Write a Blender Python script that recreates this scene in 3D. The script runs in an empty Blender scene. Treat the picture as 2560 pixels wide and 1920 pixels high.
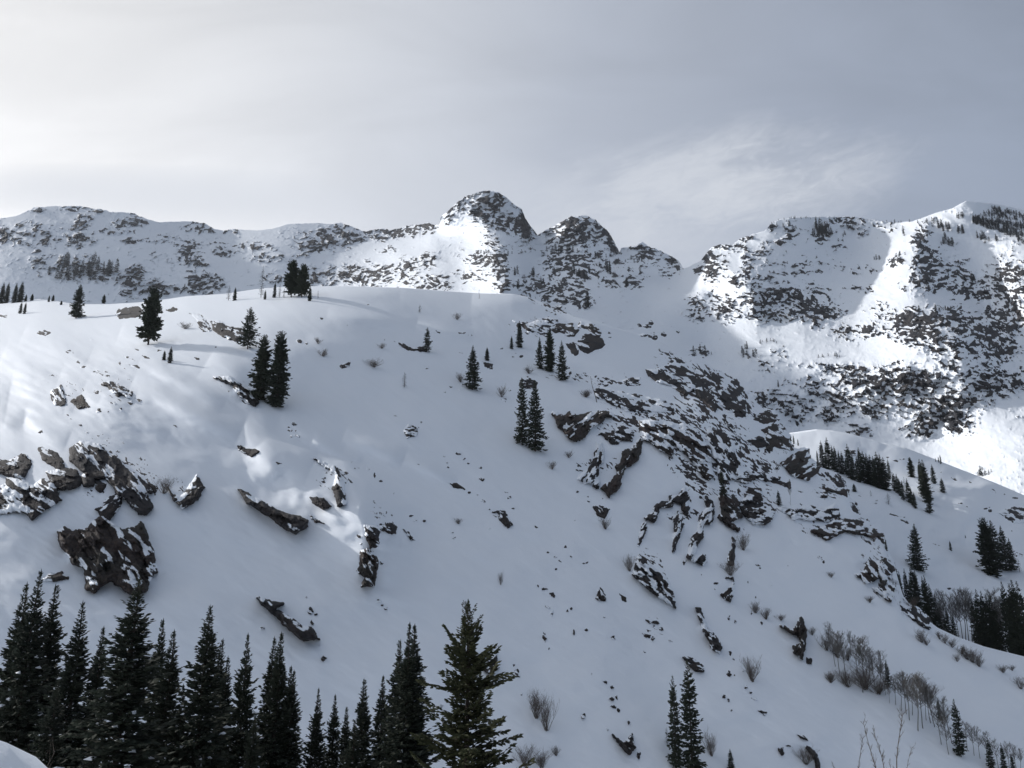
import bpy, math, random
import numpy as np
rng = np.random.default_rng(7)
random.seed(7)
sc = bpy.context.scene
C = sc.collection
# ------------------------------------------------------------------ camera
F = 1924.0
PITCH = math.radians(14.3)
CP, SP = math.cos(PITCH), math.sin(PITCH)
CAMZ = 60.0
def ray(px, py):
    xc = (np.asarray(px, float)-1280)/F; yc = (960-np.asarray(py, float))/F
    y = CP - yc*SP; z = SP + yc*CP
    return xc/y, z/y
def pt(px, py, Y):
    dx, dz = ray(px, py)
    return np.stack([dx*Y, np.broadcast_to(Y, np.shape(dx))*1.0, CAMZ+dz*Y], -1)
cam = bpy.data.cameras.new('camera'); co = bpy.data.objects.new('camera', cam); C.objects.link(co)
co.location = (0, 0, CAMZ); co.rotation_euler = (math.radians(90)+PITCH, 0, 0)
cam.sensor_width = 36; cam.lens = F/2560*36; cam.clip_start = .1; cam.clip_end = 60000
sc.camera = co
# ------------------------------------------------------------------ sun and sky
SUN_AZ, SUN_EL = math.radians(-64), math.radians(27)      # azimuth from +Y, clockwise
SV = (math.sin(SUN_AZ)*math.cos(SUN_EL), math.cos(SUN_AZ)*math.cos(SUN_EL), math.sin(SUN_EL))
sl = bpy.data.lights.new('sun', 'SUN'); sl.energy = 4.1; sl.angle = math.radians(1.5); sl.color = (1, .965, .93)
so = bpy.data.objects.new('sun', sl); C.objects.link(so)
from mathutils import Vector
so.rotation_euler = Vector(SV).to_track_quat('Z', 'Y').to_euler(); so.location = (-500, 100, 600)
w = bpy.data.worlds.new('World'); sc.world = w; w.use_nodes = True
NT = w.node_tree; NT.nodes.clear()
class G:
    """tiny node helper"""
    def __init__(s, nt): s.nt = nt
    def n(s, t, ins=None, **kw):
        nd = s.nt.nodes.new(t)
        for k, v in kw.items(): setattr(nd, k, v)
        for k, v in (ins or {}).items():
            if hasattr(v, 'is_output'): s.nt.links.new(v, nd.inputs[k])
            else: nd.inputs[k].default_value = v
        return nd
    def m(s, op, a, b=0., c=0., clamp=False):
        nd = s.n('ShaderNodeMath', {0: a, 1: b, 2: c}, operation=op); nd.use_clamp = clamp; return nd.outputs[0]
    def mix(s, f, a, b):
        nd = s.nt.nodes.new('ShaderNodeMix'); nd.data_type = 'RGBA'
        for k, v in ((0, f), (6, a), (7, b)):
            if hasattr(v, 'is_output'): s.nt.links.new(v, nd.inputs[k])
            else: nd.inputs[k].default_value = v
        return nd.outputs[2]
    def ramp(s, f, stops, interp='LINEAR'):
        nd = s.nt.nodes.new('ShaderNodeValToRGB'); s.nt.links.new(f, nd.inputs[0]); r = nd.color_ramp; r.interpolation = interp
        while len(r.elements) < len(stops): r.elements.new(.5)
        for e, (p, c) in zip(r.elements, stops): e.position = p; e.color = c if len(c) == 4 else (*c, 1)
        return nd.outputs[0]
g = G(NT)
tc = g.n('ShaderNodeTexCoord').outputs['Generated']
dotp = g.n('ShaderNodeVectorMath', {0: tc, 1: SV}, operation='DOT_PRODUCT').outputs['Value']
dd = g.m('MULTIPLY_ADD', dotp, .5, .5)
veil = g.ramp(dd, [(0, (.065, .095, .145)), (.35, (.095, .13, .19)), (.52, (.275, .32, .405)), (.65, (.37, .415, .505)), (.76, (.49, .53, .61)), (.85, (.70, .725, .775)), (.93, (.88, .88, .885)), (1, (1.05, 1.03, 1.0))], 'LINEAR')
sep = g.n('ShaderNodeSeparateXYZ', {0: tc})
elev = sep.outputs[2]
ef = g.ramp(elev, [(0, (1.25,)*3), (.36, (1.16,)*3), (.48, (1.02,)*3), (.60, (.93,)*3), (.72, (.88,)*3), (.85, (.85,)*3), (1, (.85,)*3)], 'LINEAR')
vm = g.n('ShaderNodeVectorMath', {0: veil, 1: ef}, operation='MULTIPLY').outputs[0]
vm = g.n('ShaderNodeVectorMath', {0: vm, 3: 1.12}, operation='SCALE').outputs[0]
ypos = g.m('MAXIMUM', sep.outputs[1], .05)
uu = g.m('DIVIDE', sep.outputs[0], ypos); vv = g.m('DIVIDE', elev, ypos)
# broad soft veils
mp = g.n('ShaderNodeCombineXYZ', {0: g.m('MULTIPLY', uu, 1.2), 1: g.m('MULTIPLY', vv, 3.4), 2: 0.})
n1 = g.n('ShaderNodeTexNoise', {'Vector': mp.outputs[0], 'Scale': 1.6, 'Detail': 5., 'Roughness': .55, 'Distortion': .6}).outputs[0]
n1 = g.m('SUBTRACT', n1, .5)
br = g.m('MULTIPLY_ADD', n1, .38, 1.0)
vm = g.n('ShaderNodeVectorMath', {0: vm, 3: br}, operation='SCALE').outputs[0]
# wisps: a ragged bank rising to the right, plus low bright cloud over the saddle
def px2uv(px, py):
    a, b = ray(px, py); return float(a), float(b)
def band(p0, p1, width, soft=1.0):
    (u0, v0), (u1, v1) = px2uv(*p0), px2uv(*p1)
    L = math.hypot(u1-u0, v1-v0); tx, ty = (u1-u0)/L, (v1-v0)/L
    du = g.m('SUBTRACT', uu, u0); dv = g.m('SUBTRACT', vv, v0)
    t = g.m('ADD', g.m('MULTIPLY', du, tx/L), g.m('MULTIPLY', dv, ty/L))
    s = g.m('ADD', g.m('MULTIPLY', du, -ty/width), g.m('MULTIPLY', dv, tx/width))
    q = g.m('SUBTRACT', t, .5); q = g.m('MULTIPLY', q, 1.8)
    r2 = g.m('ADD', g.m('POWER', g.m('ABSOLUTE', q), 2.6), g.m('POWER', g.m('ABSOLUTE', s), 2.))
    return g.m('SUBTRACT', 1., r2, clamp=True)
b1 = band((1130, 610), (2330, 370), .14)
b2 = band((950, 520), (1950, 600), .10)
b3 = band((-200, 470), (900, 500), .05)
mp2 = g.n('ShaderNodeCombineXYZ', {0: g.m('ADD', g.m('MULTIPLY', uu, 1.0), g.m('MULTIPLY', vv, .35)), 1: g.m('SUBTRACT', g.m('MULTIPLY', vv, 2.3), g.m('MULTIPLY', uu, .8)), 2: 3.1})
n2 = g.n('ShaderNodeTexNoise', {'Vector': mp2.outputs[0], 'Scale': 3.2, 'Detail': 10., 'Roughness': .62, 'Distortion': .9}).outputs[0]
n3 = g.n('ShaderNodeTexNoise', {'Vector': mp2.outputs[0], 'Scale': 22., 'Detail': 6., 'Roughness': .6, 'Distortion': 1.4}).outputs[0]
nn = g.m('MULTIPLY_ADD', g.m('SUBTRACT', n3, .5), .35, n2)
wis = g.m('MULTIPLY', g.m('SUBTRACT', nn, .40), 4.2, clamp=True)
b1r = g.m('MULTIPLY_ADD', g.m('SUBTRACT', nn, .52), 2.2, g.m('MULTIPLY_ADD', b1, 1.5, -.45), clamp=True)
c1 = g.m('MULTIPLY', g.m('MULTIPLY', b1r, b1), g.m('MULTIPLY_ADD', wis, .55, .45))
c2 = g.m('MULTIPLY', g.m('MULTIPLY_ADD', wis, .45, .5), b2)
c3 = g.m('MULTIPLY', b3, .5)
cc = g.m('MAXIMUM', g.m('MAXIMUM', c1, g.m('MULTIPLY', c2, .9)), c3, clamp=True)
vm = g.mix(cc, vm, (.74, .775, .84, 1))
sky = g.n('ShaderNodeTexSky', sky_type='NISHITA', sun_disc=False, sun_elevation=SUN_EL, sun_rotation=SUN_AZ, altitude=2500, air_density=1., dust_density=1.)
nis = g.n('ShaderNodeBackground', {'Color': sky.outputs[0], 'Strength': .05})
vb = g.n('ShaderNodeBackground', {'Color': vm, 'Strength': 1.0})
ms = g.n('ShaderNodeMixShader', {0: .82, 1: nis.outputs[0], 2: vb.outputs[0]})
NT.links.new(ms.outputs[0], g.n('ShaderNodeOutputWorld').inputs[0])
sc.view_settings.view_transform = 'Standard'; sc.view_settings.look = 'None'; sc.view_settings.gamma = 1
sc.view_settings.exposure = 0.05
sc.cycles.max_bounces = 4; sc.cycles.diffuse_bounces = 2; sc.cycles.use_adaptive_sampling = True; sc.cycles.adaptive_threshold = .02
# ------------------------------------------------------------------ numpy noise
def _h(i, j, s):
    n = (i.astype(np.int64)*374761393 + j.astype(np.int64)*668265263 + s*1442695041) & 0xffffffff
    n = ((n ^ (n >> 13))*1274126177) & 0xffffffff
    n = (n ^ (n >> 16))*2246822519 & 0xffffffff
    return ((n ^ (n >> 15)) & 0xffffff)/float(0xffffff)
def vnoise(x, y, s=0):
    xi, yi = np.floor(x), np.floor(y); fx, fy = x-xi, y-yi
    fx = fx*fx*fx*(fx*(fx*6-15)+10); fy = fy*fy*fy*(fy*(fy*6-15)+10)
    a, b, c, d = _h(xi, yi, s), _h(xi+1, yi, s), _h(xi, yi+1, s), _h(xi+1, yi+1, s)
    return ((a+(b-a)*fx)*(1-fy)+(c+(d-c)*fx)*fy)*2-1
def fbm(x, y, s=0, o=4, r=.5, ridged=False):
    t = 0; a = 1; n = 0; ca, sa = math.cos(.6), math.sin(.6)
    for k in range(o):
        v = vnoise(x, y, s+k*17)
        if ridged: v = 1-2*np.abs(v)
        t = t+a*v; n += a; a *= r
        x, y = (x*ca-y*sa)*2.03+11.3, (x*sa+y*ca)*2.03-5.7
    return t/n
def facets(x, y, s=0, jit=.9):
    """blocky rock: per-cell plateau with a random tilt; returns value about -1..1 and distance to nearest seed"""
    xi, yi = np.floor(x), np.floor(y); best = np.full(x.shape, 9.); val = np.zeros(x.shape)
    for di in (-1, 0, 1):
        for dj in (-1, 0, 1):
            ci, cj = xi+di, yi+dj
            sx = ci+.5+jit*(_h(ci, cj, s)-.5); sy = cj+.5+jit*(_h(ci, cj, s+3)-.5)
            d = (x-sx)**2+(y-sy)**2; m = d < best
            v = (_h(ci, cj, s+5)*2-1)+((_h(ci, cj, s+7)-.5)*(x-sx)+(_h(ci, cj, s+9)-.5)*(y-sy))*2.2
            val = np.where(m, v, val); best = np.where(m, d, best)
    return val, np.sqrt(best)
class TPS:
    def __init__(s, pts, vals, smooth=0.0):
        p = np.array(pts, float)/1000; s.p = p; n = len(p)
        K = s.k(p, p)+np.eye(n)*smooth; P = np.c_[np.ones(n), p]
        A = np.zeros((n+3, n+3)); A[:n, :n] = K; A[:n, n:] = P; A[n:, :n] = P.T
        s.w = np.linalg.solve(A, np.r_[np.array(vals, float), 0, 0, 0])
    @staticmethod
    def k(a, b):
        d2 = ((a[:, None, :]-b[None])**2).sum(-1); return .5*d2*np.log(np.maximum(d2, 1e-12))
    def __call__(s, px, py):
        sh = np.shape(px); q = np.c_[np.ravel(px), np.ravel(py)]/1000; out = np.empty(len(q)); n = len(s.p)
        for i in range(0, len(q), 20000):
            c = q[i:i+20000]; out[i:i+20000] = s.k(c, s.p)@s.w[:n]+s.w[n]+c@s.w[n+1:]
        return out.reshape(sh)
# picture-tile coordinates -> photograph pixels, used only to look up where things stand on the terrain
TILE = dict(A=(0, 450, .3918), B=(850, 450, .3918), C=(1700, 450, .3918), D=(0, 1050, .5244), E=(850, 1050, .5244), G=(1700, 1050, .5244),
            a=(1380, 760, .1808), b=(1780, 900, .1808), c=(1400, 1020, .1808), d=(1700, 1180, .1808), e=(0, 1080, .2532), f=(2100, 1200, .2773),
            g=(1940, 1060, .2803), h=(2000, 1560, .2532), F=(0, 0, 1))
def T(t, x, y):
    o = TILE[t]; return o[0]+x*o[2], o[1]+y*o[2]
# ------------------------------------------------------------------ terrain shapes
SKY_M = [(-700, 590), (-400, 570), (-150, 552), (0, 546), (40, 540), (60, 531), (85, 519), (130, 515), (200, 515), (225, 520), (265, 525), (275, 530), (330, 531), (345, 538), (370, 549), (395, 555), (430, 554), (480, 553), (510, 558), (535, 572), (560, 576), (580, 573), (640, 576), (680, 572), (720, 560), (790, 557), (820, 560), (850, 556), (881, 567), (909, 579), (952, 571), (979, 575), (1018, 565), (1069, 558), (1095, 562), (1103, 542), (1124, 524), (1140, 509), (1163, 491), (1203, 478), (1222, 475), (1246, 481), (1265, 493), (1285, 511), (1304, 522), (1312, 544), (1328, 567), (1344, 588), (1353, 581), (1379, 568), (1410, 550), (1430, 540), (1465, 539), (1489, 550), (1516, 575), (1536, 603), (1549, 632), (1553, 620), (1575, 616), (1594, 611), (1606, 604), (1622, 618), (1641, 622), (1673, 638), (1696, 652), (1708, 671), (1722, 668), (1739, 658), (1751, 655), (1759, 642), (1778, 618), (1802, 610), (1833, 611), (1853, 595), (1876, 587), (1912, 577), (1931, 556), (1951, 548), (1990, 543), (2045, 542), (2076, 542), (2131, 542), (2190, 550), (2229, 556), (2280, 553), (2311, 542), (2346, 530), (2382, 520), (2415, 502), (2437, 505), (2484, 509), (2560, 524), (2700, 545), (2900, 565), (3300, 600)]
FOOT_M = [(-700, 900), (300, 860), (900, 830), (1200, 830), (1500, 930), (1700, 1000), (1900, 1130), (1990, 1200), (2300, 1250), (2560, 1330), (3300, 1450)]
CM = [(-600, 580, 2000), (-150, 552, 2060), (130, 515, 2120), (430, 554, 2250), (560, 576, 2350), (860, 556, 2420), (1000, 572, 2380), (1090, 562, 2150),
      (-500, 700, 1620), (0, 650, 1700), (160, 600, 1860), (330, 640, 1830), (520, 660, 1900), (700, 640, 2040), (900, 650, 2030), (-500, 880, 1370), (0, 800, 1500), (450, 780, 1640), (800, 770, 1700), (1080, 770, 1050),
      (1222, 476, 1800), (1238, 560, 1660), (1262, 620, 1430), (1272, 665, 1230), (1276, 710, 1020), (1280, 780, 900), (1110, 545, 1900), (1000, 625, 1930), (1000, 740, 1430), (1100, 650, 1590), (1160, 590, 1740), (1160, 700, 1290), (1080, 590, 1930),
      (1344, 590, 1860), (1315, 545, 1850), (1320, 640, 1560), (1330, 690, 1370), (1340, 740, 1130), (1440, 540, 1850), (1370, 590, 1930), (1545, 632, 1930), (1450, 600, 1740), (1450, 650, 1580), (1440, 700, 1330),
      (1606, 606, 2000), (1700, 660, 1980), (1640, 680, 1760), (1560, 690, 1500), (1440, 770, 1060), (1600, 760, 1250), (1500, 860, 840), (1680, 760, 1280), (1650, 860, 950), (1760, 860, 1100), (1850, 950, 880), (1850, 860, 1080), (1740, 700, 1500),
      (1762, 650, 1560), (1850, 600, 1560), (1863, 660, 1360), (1862, 720, 1230), (1780, 740, 1340), (1700, 900, 880), (1931, 560, 1600), (2045, 545, 1720), (2190, 552, 1780), (2250, 556, 1720), (2300, 548, 1620), (2415, 503, 1560), (2560, 526, 1600), (2900, 560, 1650),
      (1950, 610, 1470), (2110, 600, 1700), (2180, 640, 1560), (2285, 600, 1450), (2290, 690, 1190), (2285, 760, 1050), (1930, 700, 1280), (2100, 690, 1430), (2060, 760, 1230), (2130, 800, 1120), (2360, 640, 1420), (2400, 720, 1250), (2440, 640, 1440), (2470, 700, 1330), (2470, 780, 1150), (2530, 640, 1340), (2545, 720, 1150), (2560, 820, 1000), (2900, 800, 1000),
      (1950, 800, 1150), (1990, 850, 1040), (2080, 870, 970), (2250, 860, 880), (2400, 830, 870), (2450, 900, 800), (2000, 920, 930), (1930, 960, 880), (2150, 950, 850), (2300, 960, 790), (1980, 1030, 850), (2200, 1040, 790), (2350, 1070, 752), (2450, 1080, 690), (2560, 1000, 740), (2560, 1110, 620), (2480, 1190, 590), (2560, 1300, 520), (1980, 1150, 770), (2200, 1180, 690), (2900, 1150, 560), (2900, 1400, 450)]
tpsM = TPS([(a, b) for a, b, _ in CM], [math.log(c) for *_, c in CM], 2e-5)
# bare-rock density over the mountains (tile, x, y, rx, ry, strength, tilt degrees)
RB = [('A', x) for x in [(230,190,60,15,.6),(500,180,120,15,.45),(640,200,60,25,.65),(520,240,60,30,.55),(510,290,60,30,.6),(500,380,90,50,.75),(800,280,90,50,.65),(900,250,60,40,.65),(700,330,60,20,.55),(1040,380,80,25,.4),(860,390,100,20,.4),(1250,300,80,40,.4),(1330,300,60,30,.6),(1020,490,60,30,.4),(1200,460,90,70,.5),(1400,420,60,25,.55),(1420,470,60,30,.55),(1260,540,70,50,.45),(1600,430,150,25,.5),(1700,500,120,25,.55),(2050,390,150,60,.6),(2000,440,60,20,.45),(1920,480,80,10,.55),(1480,325,60,20,.6),(20,350,120,60,.5),(250,350,150,70,.4),(250,510,60,50,.55),(450,560,180,80,.4),(720,610,120,50,.5),(850,640,60,60,.55),(820,710,60,50,.6),(980,690,100,50,.65),(880,570,50,30,.55),(1280,620,80,25,.55),(1330,670,110,50,.7),(1250,700,60,40,.55),(1730,630,70,25,.65),(2070,610,140,50,.65),(2140,360,80,60,.55),(1100,700,60,30,.5)]]
RB += [('B', x) for x in [(60,600,80,60,.65),(270,590,150,60,.7),(480,540,100,50,.45),(170,650,100,40,.45),(560,660,150,60,.65),(590,500,70,35,.55),(300,445,60,20,.45),(350,330,230,45,.8,-6),(550,290,80,30,.65),(50,340,80,60,.5),(800,140,90,50,.6),(690,230,60,50,.8),(960,110,90,60,.7),(950,240,90,70,.65),(1100,280,120,60,.8),(1190,230,50,90,.85),(1200,340,60,50,.75),(1040,120,100,60,.4),(880,180,150,40,.45),(970,410,60,50,.65),(1020,520,60,80,.9),(900,500,80,50,.65),(820,500,60,25,.45),(1030,640,50,90,.75),(1170,430,80,40,.45),(790,600,60,30,.5),(870,610,90,50,.45),(1310,310,50,50,.4),(1560,300,110,70,.95),(1470,280,60,40,.7),(1500,370,80,60,.85),(1640,390,110,90,.5),(1700,340,70,100,.65),(1760,440,40,60,.8),(1390,390,90,30,.65),(1340,320,60,30,.5),(1890,430,80,20,.65),(1960,490,70,50,.95),(2080,480,90,60,.6),(2150,540,50,50,.85),(2070,600,70,30,.55),(1420,490,130,60,.65),(1500,560,160,70,.7),(1400,560,80,30,.65),(1620,520,80,50,.5),(1780,600,150,80,.55),(1820,660,80,30,.7),(1300,680,220,40,.65),(1420,740,160,60,.65),(1200,640,90,50,.45),(1530,720,60,90,.6),(1560,800,60,30,.45),(1250,770,150,20,.5,20),(1370,830,60,15,.55)]]
RB += [('C', x) for x in [(200,540,90,90,.75),(180,580,60,50,.85),(300,430,120,30,.7),(410,370,70,25,.65),(590,285,40,40,.65),(700,360,80,20,.75,-25),(560,460,90,30,.6),(640,400,100,20,.65),(420,520,35,110,.75),(370,650,70,60,.6),(450,600,60,90,.55),(590,600,90,80,.35),(780,560,100,80,.33),(880,370,70,50,.65),(700,310,40,50,.55),(920,300,80,70,.45),(1020,250,100,30,.5),(1110,270,90,40,.6),(1160,330,40,30,.65),(1150,280,120,30,.55),(1350,300,80,40,.45),(1010,420,50,40,.45),(900,540,150,40,.28),(1150,580,120,30,.45),(1090,690,50,15,.65),(1190,700,60,25,.45),(220,740,60,40,.7),(110,810,70,70,.7),(290,820,90,70,.8),(470,800,110,90,.55),(600,780,150,100,.55),(650,700,90,40,.55),(780,770,110,60,.65),(830,840,120,60,.8),(950,850,100,50,.75),(560,870,120,40,.65),(890,760,80,60,.7),(850,700,50,40,.65),(910,935,70,20,.65),(1040,980,70,50,.6),(1150,970,130,50,.6),(1260,930,70,40,.55),(1250,830,70,50,.45),(1290,800,50,30,.45),(1370,520,50,30,.75),(1420,680,30,40,.55),(1530,400,50,70,.9),(1550,560,70,100,.98),(1590,620,80,80,.8),(1640,660,80,50,.65),(1520,680,50,60,.55),(1580,460,80,50,.55),(1690,520,100,70,.65),(1760,620,90,80,.65),(1800,700,60,40,.5),(1860,720,120,60,.8),(1880,650,80,60,.45),(1560,330,60,40,.65),(1600,260,60,30,.55),(2120,580,120,60,.9),(2050,640,60,60,.65),(2100,740,150,110,.88),(2120,900,150,90,.75),(1480,870,120,50,.8),(1450,930,110,80,.85),(1580,870,150,50,.8),(1600,950,200,80,.8),(1500,990,130,60,.85),(1750,860,100,50,.75),(1850,900,120,60,.8),(2000,930,150,80,.95),(1900,1040,200,70,.85),(1650,1050,150,50,.65),(2050,1080,150,60,.8),(1620,1100,60,30,.55),(1760,1170,130,80,.5),(2000,1150,90,50,.55),(950,1195,150,25,.6,8),(1100,1230,150,50,.7),(1400,1230,130,60,.8),(1250,1280,200,60,.8),(1480,1300,160,50,.8),(1600,1290,120,60,.7),(1300,1350,120,40,.6),(1080,1380,120,40,.7),(870,1330,200,80,.45),(560,1400,130,60,.8),(700,1450,90,60,.65),(950,1500,90,50,.75),(750,1520,60,50,.55),(1280,1440,90,60,.5),(1500,1420,120,80,.6),(1700,1480,140,110,.9),(1520,1570,100,70,.8),(1780,1560,90,60,.75),(1850,1380,150,80,.7),(2100,1300,200,80,.7),(2000,1250,200,60,.65),(1150,1600,80,40,.7),(1100,1560,60,20,.65),(1250,1500,80,50,.5),(450,1130,60,50,.35),(640,1100,60,40,.35),(550,1180,80,40,.4),(130,1100,60,30,.55),(2080,470,70,80,.4),(1150,1450,120,60,.4),(900,1420,150,60,.4),(2150,1500,60,30,.3)]]
def density(px, py, blobs=RB):
    D = np.full(np.shape(px), .006)
    for t, b in blobs:
        cx, cy = T(t, b[0], b[1]); k = TILE[t][2]; rx, ry = b[2]*k*1.15, b[3]*k*1.15
        a = math.radians(b[5]) if len(b) > 5 else 0.; ca, sa = math.cos(a), math.sin(a)
        m = (np.abs(px-cx) < rx*2+ry*2) & (np.abs(py-cy) < ry*2+rx*abs(sa)*2+4)
        if not m.any(): continue
        dx, dy = px[m]-cx, py[m]-cy; u, v = (dx*ca+dy*sa)/rx, (-dx*sa+dy*ca)/ry
        f = np.clip(1.35-np.sqrt(u*u+v*v)*.95, 0, 1)**1.2*b[4]
        D[m] = 1-(1-D[m])*(1-f*.82)
    return np.minimum(D*np.where(px > 1700, .80, np.where(px > 1090, .86, .95)), .88)
def uni(n, sd):                                   # squash a noise to a roughly uniform 0..1
    return 1/(1+np.exp(-1.7*n/sd))
def rock_field(px, py):
    D = density(px, py)
    wx = px+fbm(px/38, py/38, 71, 3)*14; wy = py+fbm(px/38, py/38, 91, 3)*10
    tilt = np.where(px < 1150, -.10, np.where(px > 1700, .14, .02)); ry = wy-tilt*wx
    N = fbm(wx/12, ry/5.0, 31, 5, .68)*.85+fbm((wx+ry*.9)/8, (ry-wx*.5)/13, 37, 4, .65)*.42
    f, _ = facets(wx/7., ry/4., 41)
    N = N+f*.10
    return D, (D-uni(N, .27))
def mountainY(px, py, full=False):
    px, py = np.asarray(px, float), np.asarray(py, float)
    Y = np.exp(tpsM(px, py))
    D, R = rock_field(px, py)
    k = Y/1500
    rel = fbm(px/130+3, py/75, 5, 5, .5, True)*26 + fbm(px/34, py/26, 15, 4, .5)*8
    rock = 1/(1+np.exp(-R*16))
    f1, _ = facets(px/15.+fbm(px/30, py/30, 77, 2)*.5, py/10., 51); f2, _ = facets(px/6., py/4.2, 61)
    sharp = np.clip(D*2.2, 0, 1)
    Y2 = Y - rel*k*(.35+.65*sharp)*np.where(px < 1050, .45, 1.) - rock*k*(7+f1*4.5+f2*2.) - sharp*k*(f1*3+fbm(px/9, py/7, 23, 3)*5)
    if full: return Y2, R
    return Y2
# ---- near hillside
SKY_H = [(-900, 800), (-300, 770), (0, 760), (60, 752), (98, 748), (129, 750), (188, 760), (274, 760), (345, 756), (403, 750), (470, 740), (568, 734), (646, 722), (725, 716), (860, 715), (1007, 719), (1101, 726), (1195, 733), (1281, 735), (1320, 742), (1371, 760), (1406, 775), (1438, 791), (1516, 814), (1575, 830), (1653, 856), (1700, 880), (1759, 904), (1798, 932), (1829, 955), (1857, 979), (1878, 993), (1907, 1020), (1935, 1034), (1950, 1060), (1972, 1092), (1981, 1118), (2011, 1126), (2026, 1146), (2048, 1166), (2089, 1182), (2108, 1202), (2119, 1225), (2123, 1240), (2136, 1256), (2146, 1284), (2173, 1309), (2192, 1323), (2209, 1340), (2220, 1374), (2229, 1391), (2239, 1424), (2248, 1458), (2258, 1490), (2272, 1507), (2305, 1529), (2327, 1556), (2344, 1569), (2391, 1591), (2460, 1616), (2516, 1630), (2560, 1641), (2700, 1680), (3000, 1760), (3400, 1850)]
SY, SX, HH = .61, .32, 90.5
def planeq(px, py):
    """two great snow faces meeting in a rounded brow: the long slope falling right, the bench facing left"""
    dx, dz = ray(px, py)
    L = (SY-SX*dx-dz)/HH
    U = (.575-dz+.17*dx)/43.5                      # rises to the right: faces the sun
    L = np.maximum(L, 1/700.); U = np.maximum(U, 1/700.)
    return (L**-12+U**-12)**(-1/12.)
BULGE = [(120, 1190, 420, 75, 3.), (690, 1170, 110, 40, 1.2), (1750, 1050, 260, 130, 5.), (250, 900, 300, 40, 1.5)]
# low wind-drift crests on the hillside: x0,y0,x1,y1,width,height(m)
DRIFT = [(330, 960, 600, 1085, 17, .75), (250, 1000, 420, 1090, 14, .35), (600, 1085, 780, 1165, 26, .7), (640, 1120, 700, 1190, 20, .3), (860, 1090, 1010, 1145, 15, .62), (1010, 1145, 1140, 1205, 11, .45), (780, 1100, 900, 1160, 12, .35), (-60, 1045, 60, 1055, 22, .5), (60, 1055, 170, 1100, 16, .4), (60, 830, 220, 900, 26, .5), (300, 830, 430, 880, 22, .5), (1040, 812, 1180, 845, 9, .4), (820, 782, 1040, 812, 11, .35), (520, 900, 620, 960, 26, .45), (0, 900, 200, 990, 36, .6), (-200, 960, 20, 1000, 40, .8), (150, 940, 330, 1010, 22, .4), (420, 750, 700, 735, 14, .5), (700, 733, 1000, 735, 12, .5), (1180, 745, 1330, 760, 14, .5), (700, 1050, 860, 1120, 16, .35), (0, 1010, 160, 1030, 12, .3), (350, 900, 560, 1010, 14, .35)]
def hillY(px, py):
    px, py = np.asarray(px, float), np.asarray(py, float)
    Y = 1/planeq(px, py)
    up = np.maximum(py-interp(SKY_H, px), 0)
    Y = Y*(1+.10*np.exp(-up/38)*np.clip((1480-px)/300, 0, 1))*(1+.05*np.exp(-up/25)*np.clip((px-1480)/300, 0, 1))
    dz = np.zeros(np.shape(px))
    for x0, y0, x1, y1, wd, h in DRIFT:
        L2 = (x1-x0)**2+(y1-y0)**2; t = np.clip(((px-x0)*(x1-x0)+(py-y0)*(y1-y0))/L2, 0, 1)
        d2 = (px-x0-t*(x1-x0))**2+(py-y0-t*(y1-y0))**2; dz = dz+3.0*h*(t*(1-t)*4)**.8*np.exp(-d2/(2*wd*wd))
    # snow mound over the long dark wedge: climbs to the right, breaks off below
    up_ = 1072+(px-590)*.28; lip = 1165+(px-600)*.40; v = (py-up_)/np.maximum(lip-up_, 20); t = (px-572-np.clip(py-1085, 0, 170)*.45+fbm(px/50, py/40, 181, 2)*12)/250
    vv_ = np.clip(v/.9, 0, 1)**.8; vv_ = np.where(v < 1, vv_, np.exp(-((v-1)/.9)**2))
    dz = dz+vv_*8.2*np.clip(t, 0, 1)**1.12*np.exp(-np.maximum(t-1, 0)**2*9)
    for bx, by, rx, ry, h in BULGE: dz = dz+h*np.exp(-((px-bx)/rx)**2-((py-by-(px-bx)*.18)/ry)**2)
    dz = dz + fbm(px/210, py/120, 101, 3, .38)*1.15 + fbm((px+py*.6)/80, (py-px*.55)/24, 111, 3)*.17 + fbm((px+py*.5)/26, (py-px*.45)/8, 113, 3)*.02
    cl = np.clip((px-1500)/300, 0, 1)*np.clip((2300-px)/200, 0, 1)*np.clip((1500-py)/200, 0, 1)
    dz = dz + cl*fbm(px/55, py/45, 121, 3, .45)*.5
    lf = np.clip((520-px)/200, 0, 1)*np.clip((py-800)/100, 0, 1)*np.clip((1150-py)/100, 0, 1)
    dz = dz + lf*fbm((px+py*.3)/70, (py-px*.35)/28, 131, 3, .45)*.60 + lf*fbm((px+py*.3)/110, (py-px*.40)/13, 135, 3, .5)*.14
    return Y-dz*np.minimum(Y/200, 1.6)/.45
# ---- side valley slope on the right, between the hillside and the mountain
SKY_E = [(1500, 900), (1800, 1010), (1900, 1060), (1960, 1084), (1990, 1080), (2040, 1073), (2080, 1076), (2130, 1085), (2200, 1105), (2260, 1118), (2330, 1145), (2380, 1165), (2440, 1188), (2500, 1212), (2560, 1238), (2700, 1280), (3300, 1380)]
CE = [(1700, 1000, 640), (1990, 1082, 560), (2080, 1078, 560), (2260, 1120, 560), (2440, 1190, 530), (2560, 1240, 500), (3200, 1370, 450), (1990, 1140, 440), (2100, 1190, 400), (2200, 1215, 400), (2250, 1230, 395), (2350, 1220, 430), (2450, 1220, 470), (2200, 1260, 345), (2300, 1290, 350), (2400, 1300, 370), (2540, 1330, 380), (2260, 1380, 290), (2400, 1420, 300), (2520, 1440, 310), (2700, 1450, 310), (2300, 1500, 250), (2450, 1560, 240), (2560, 1600, 225), (2300, 1620, 222), (2600, 1720, 200), (3200, 1700, 200), (1700, 1250, 400), (1700, 1700, 250), (2300, 1900, 190)]
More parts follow.
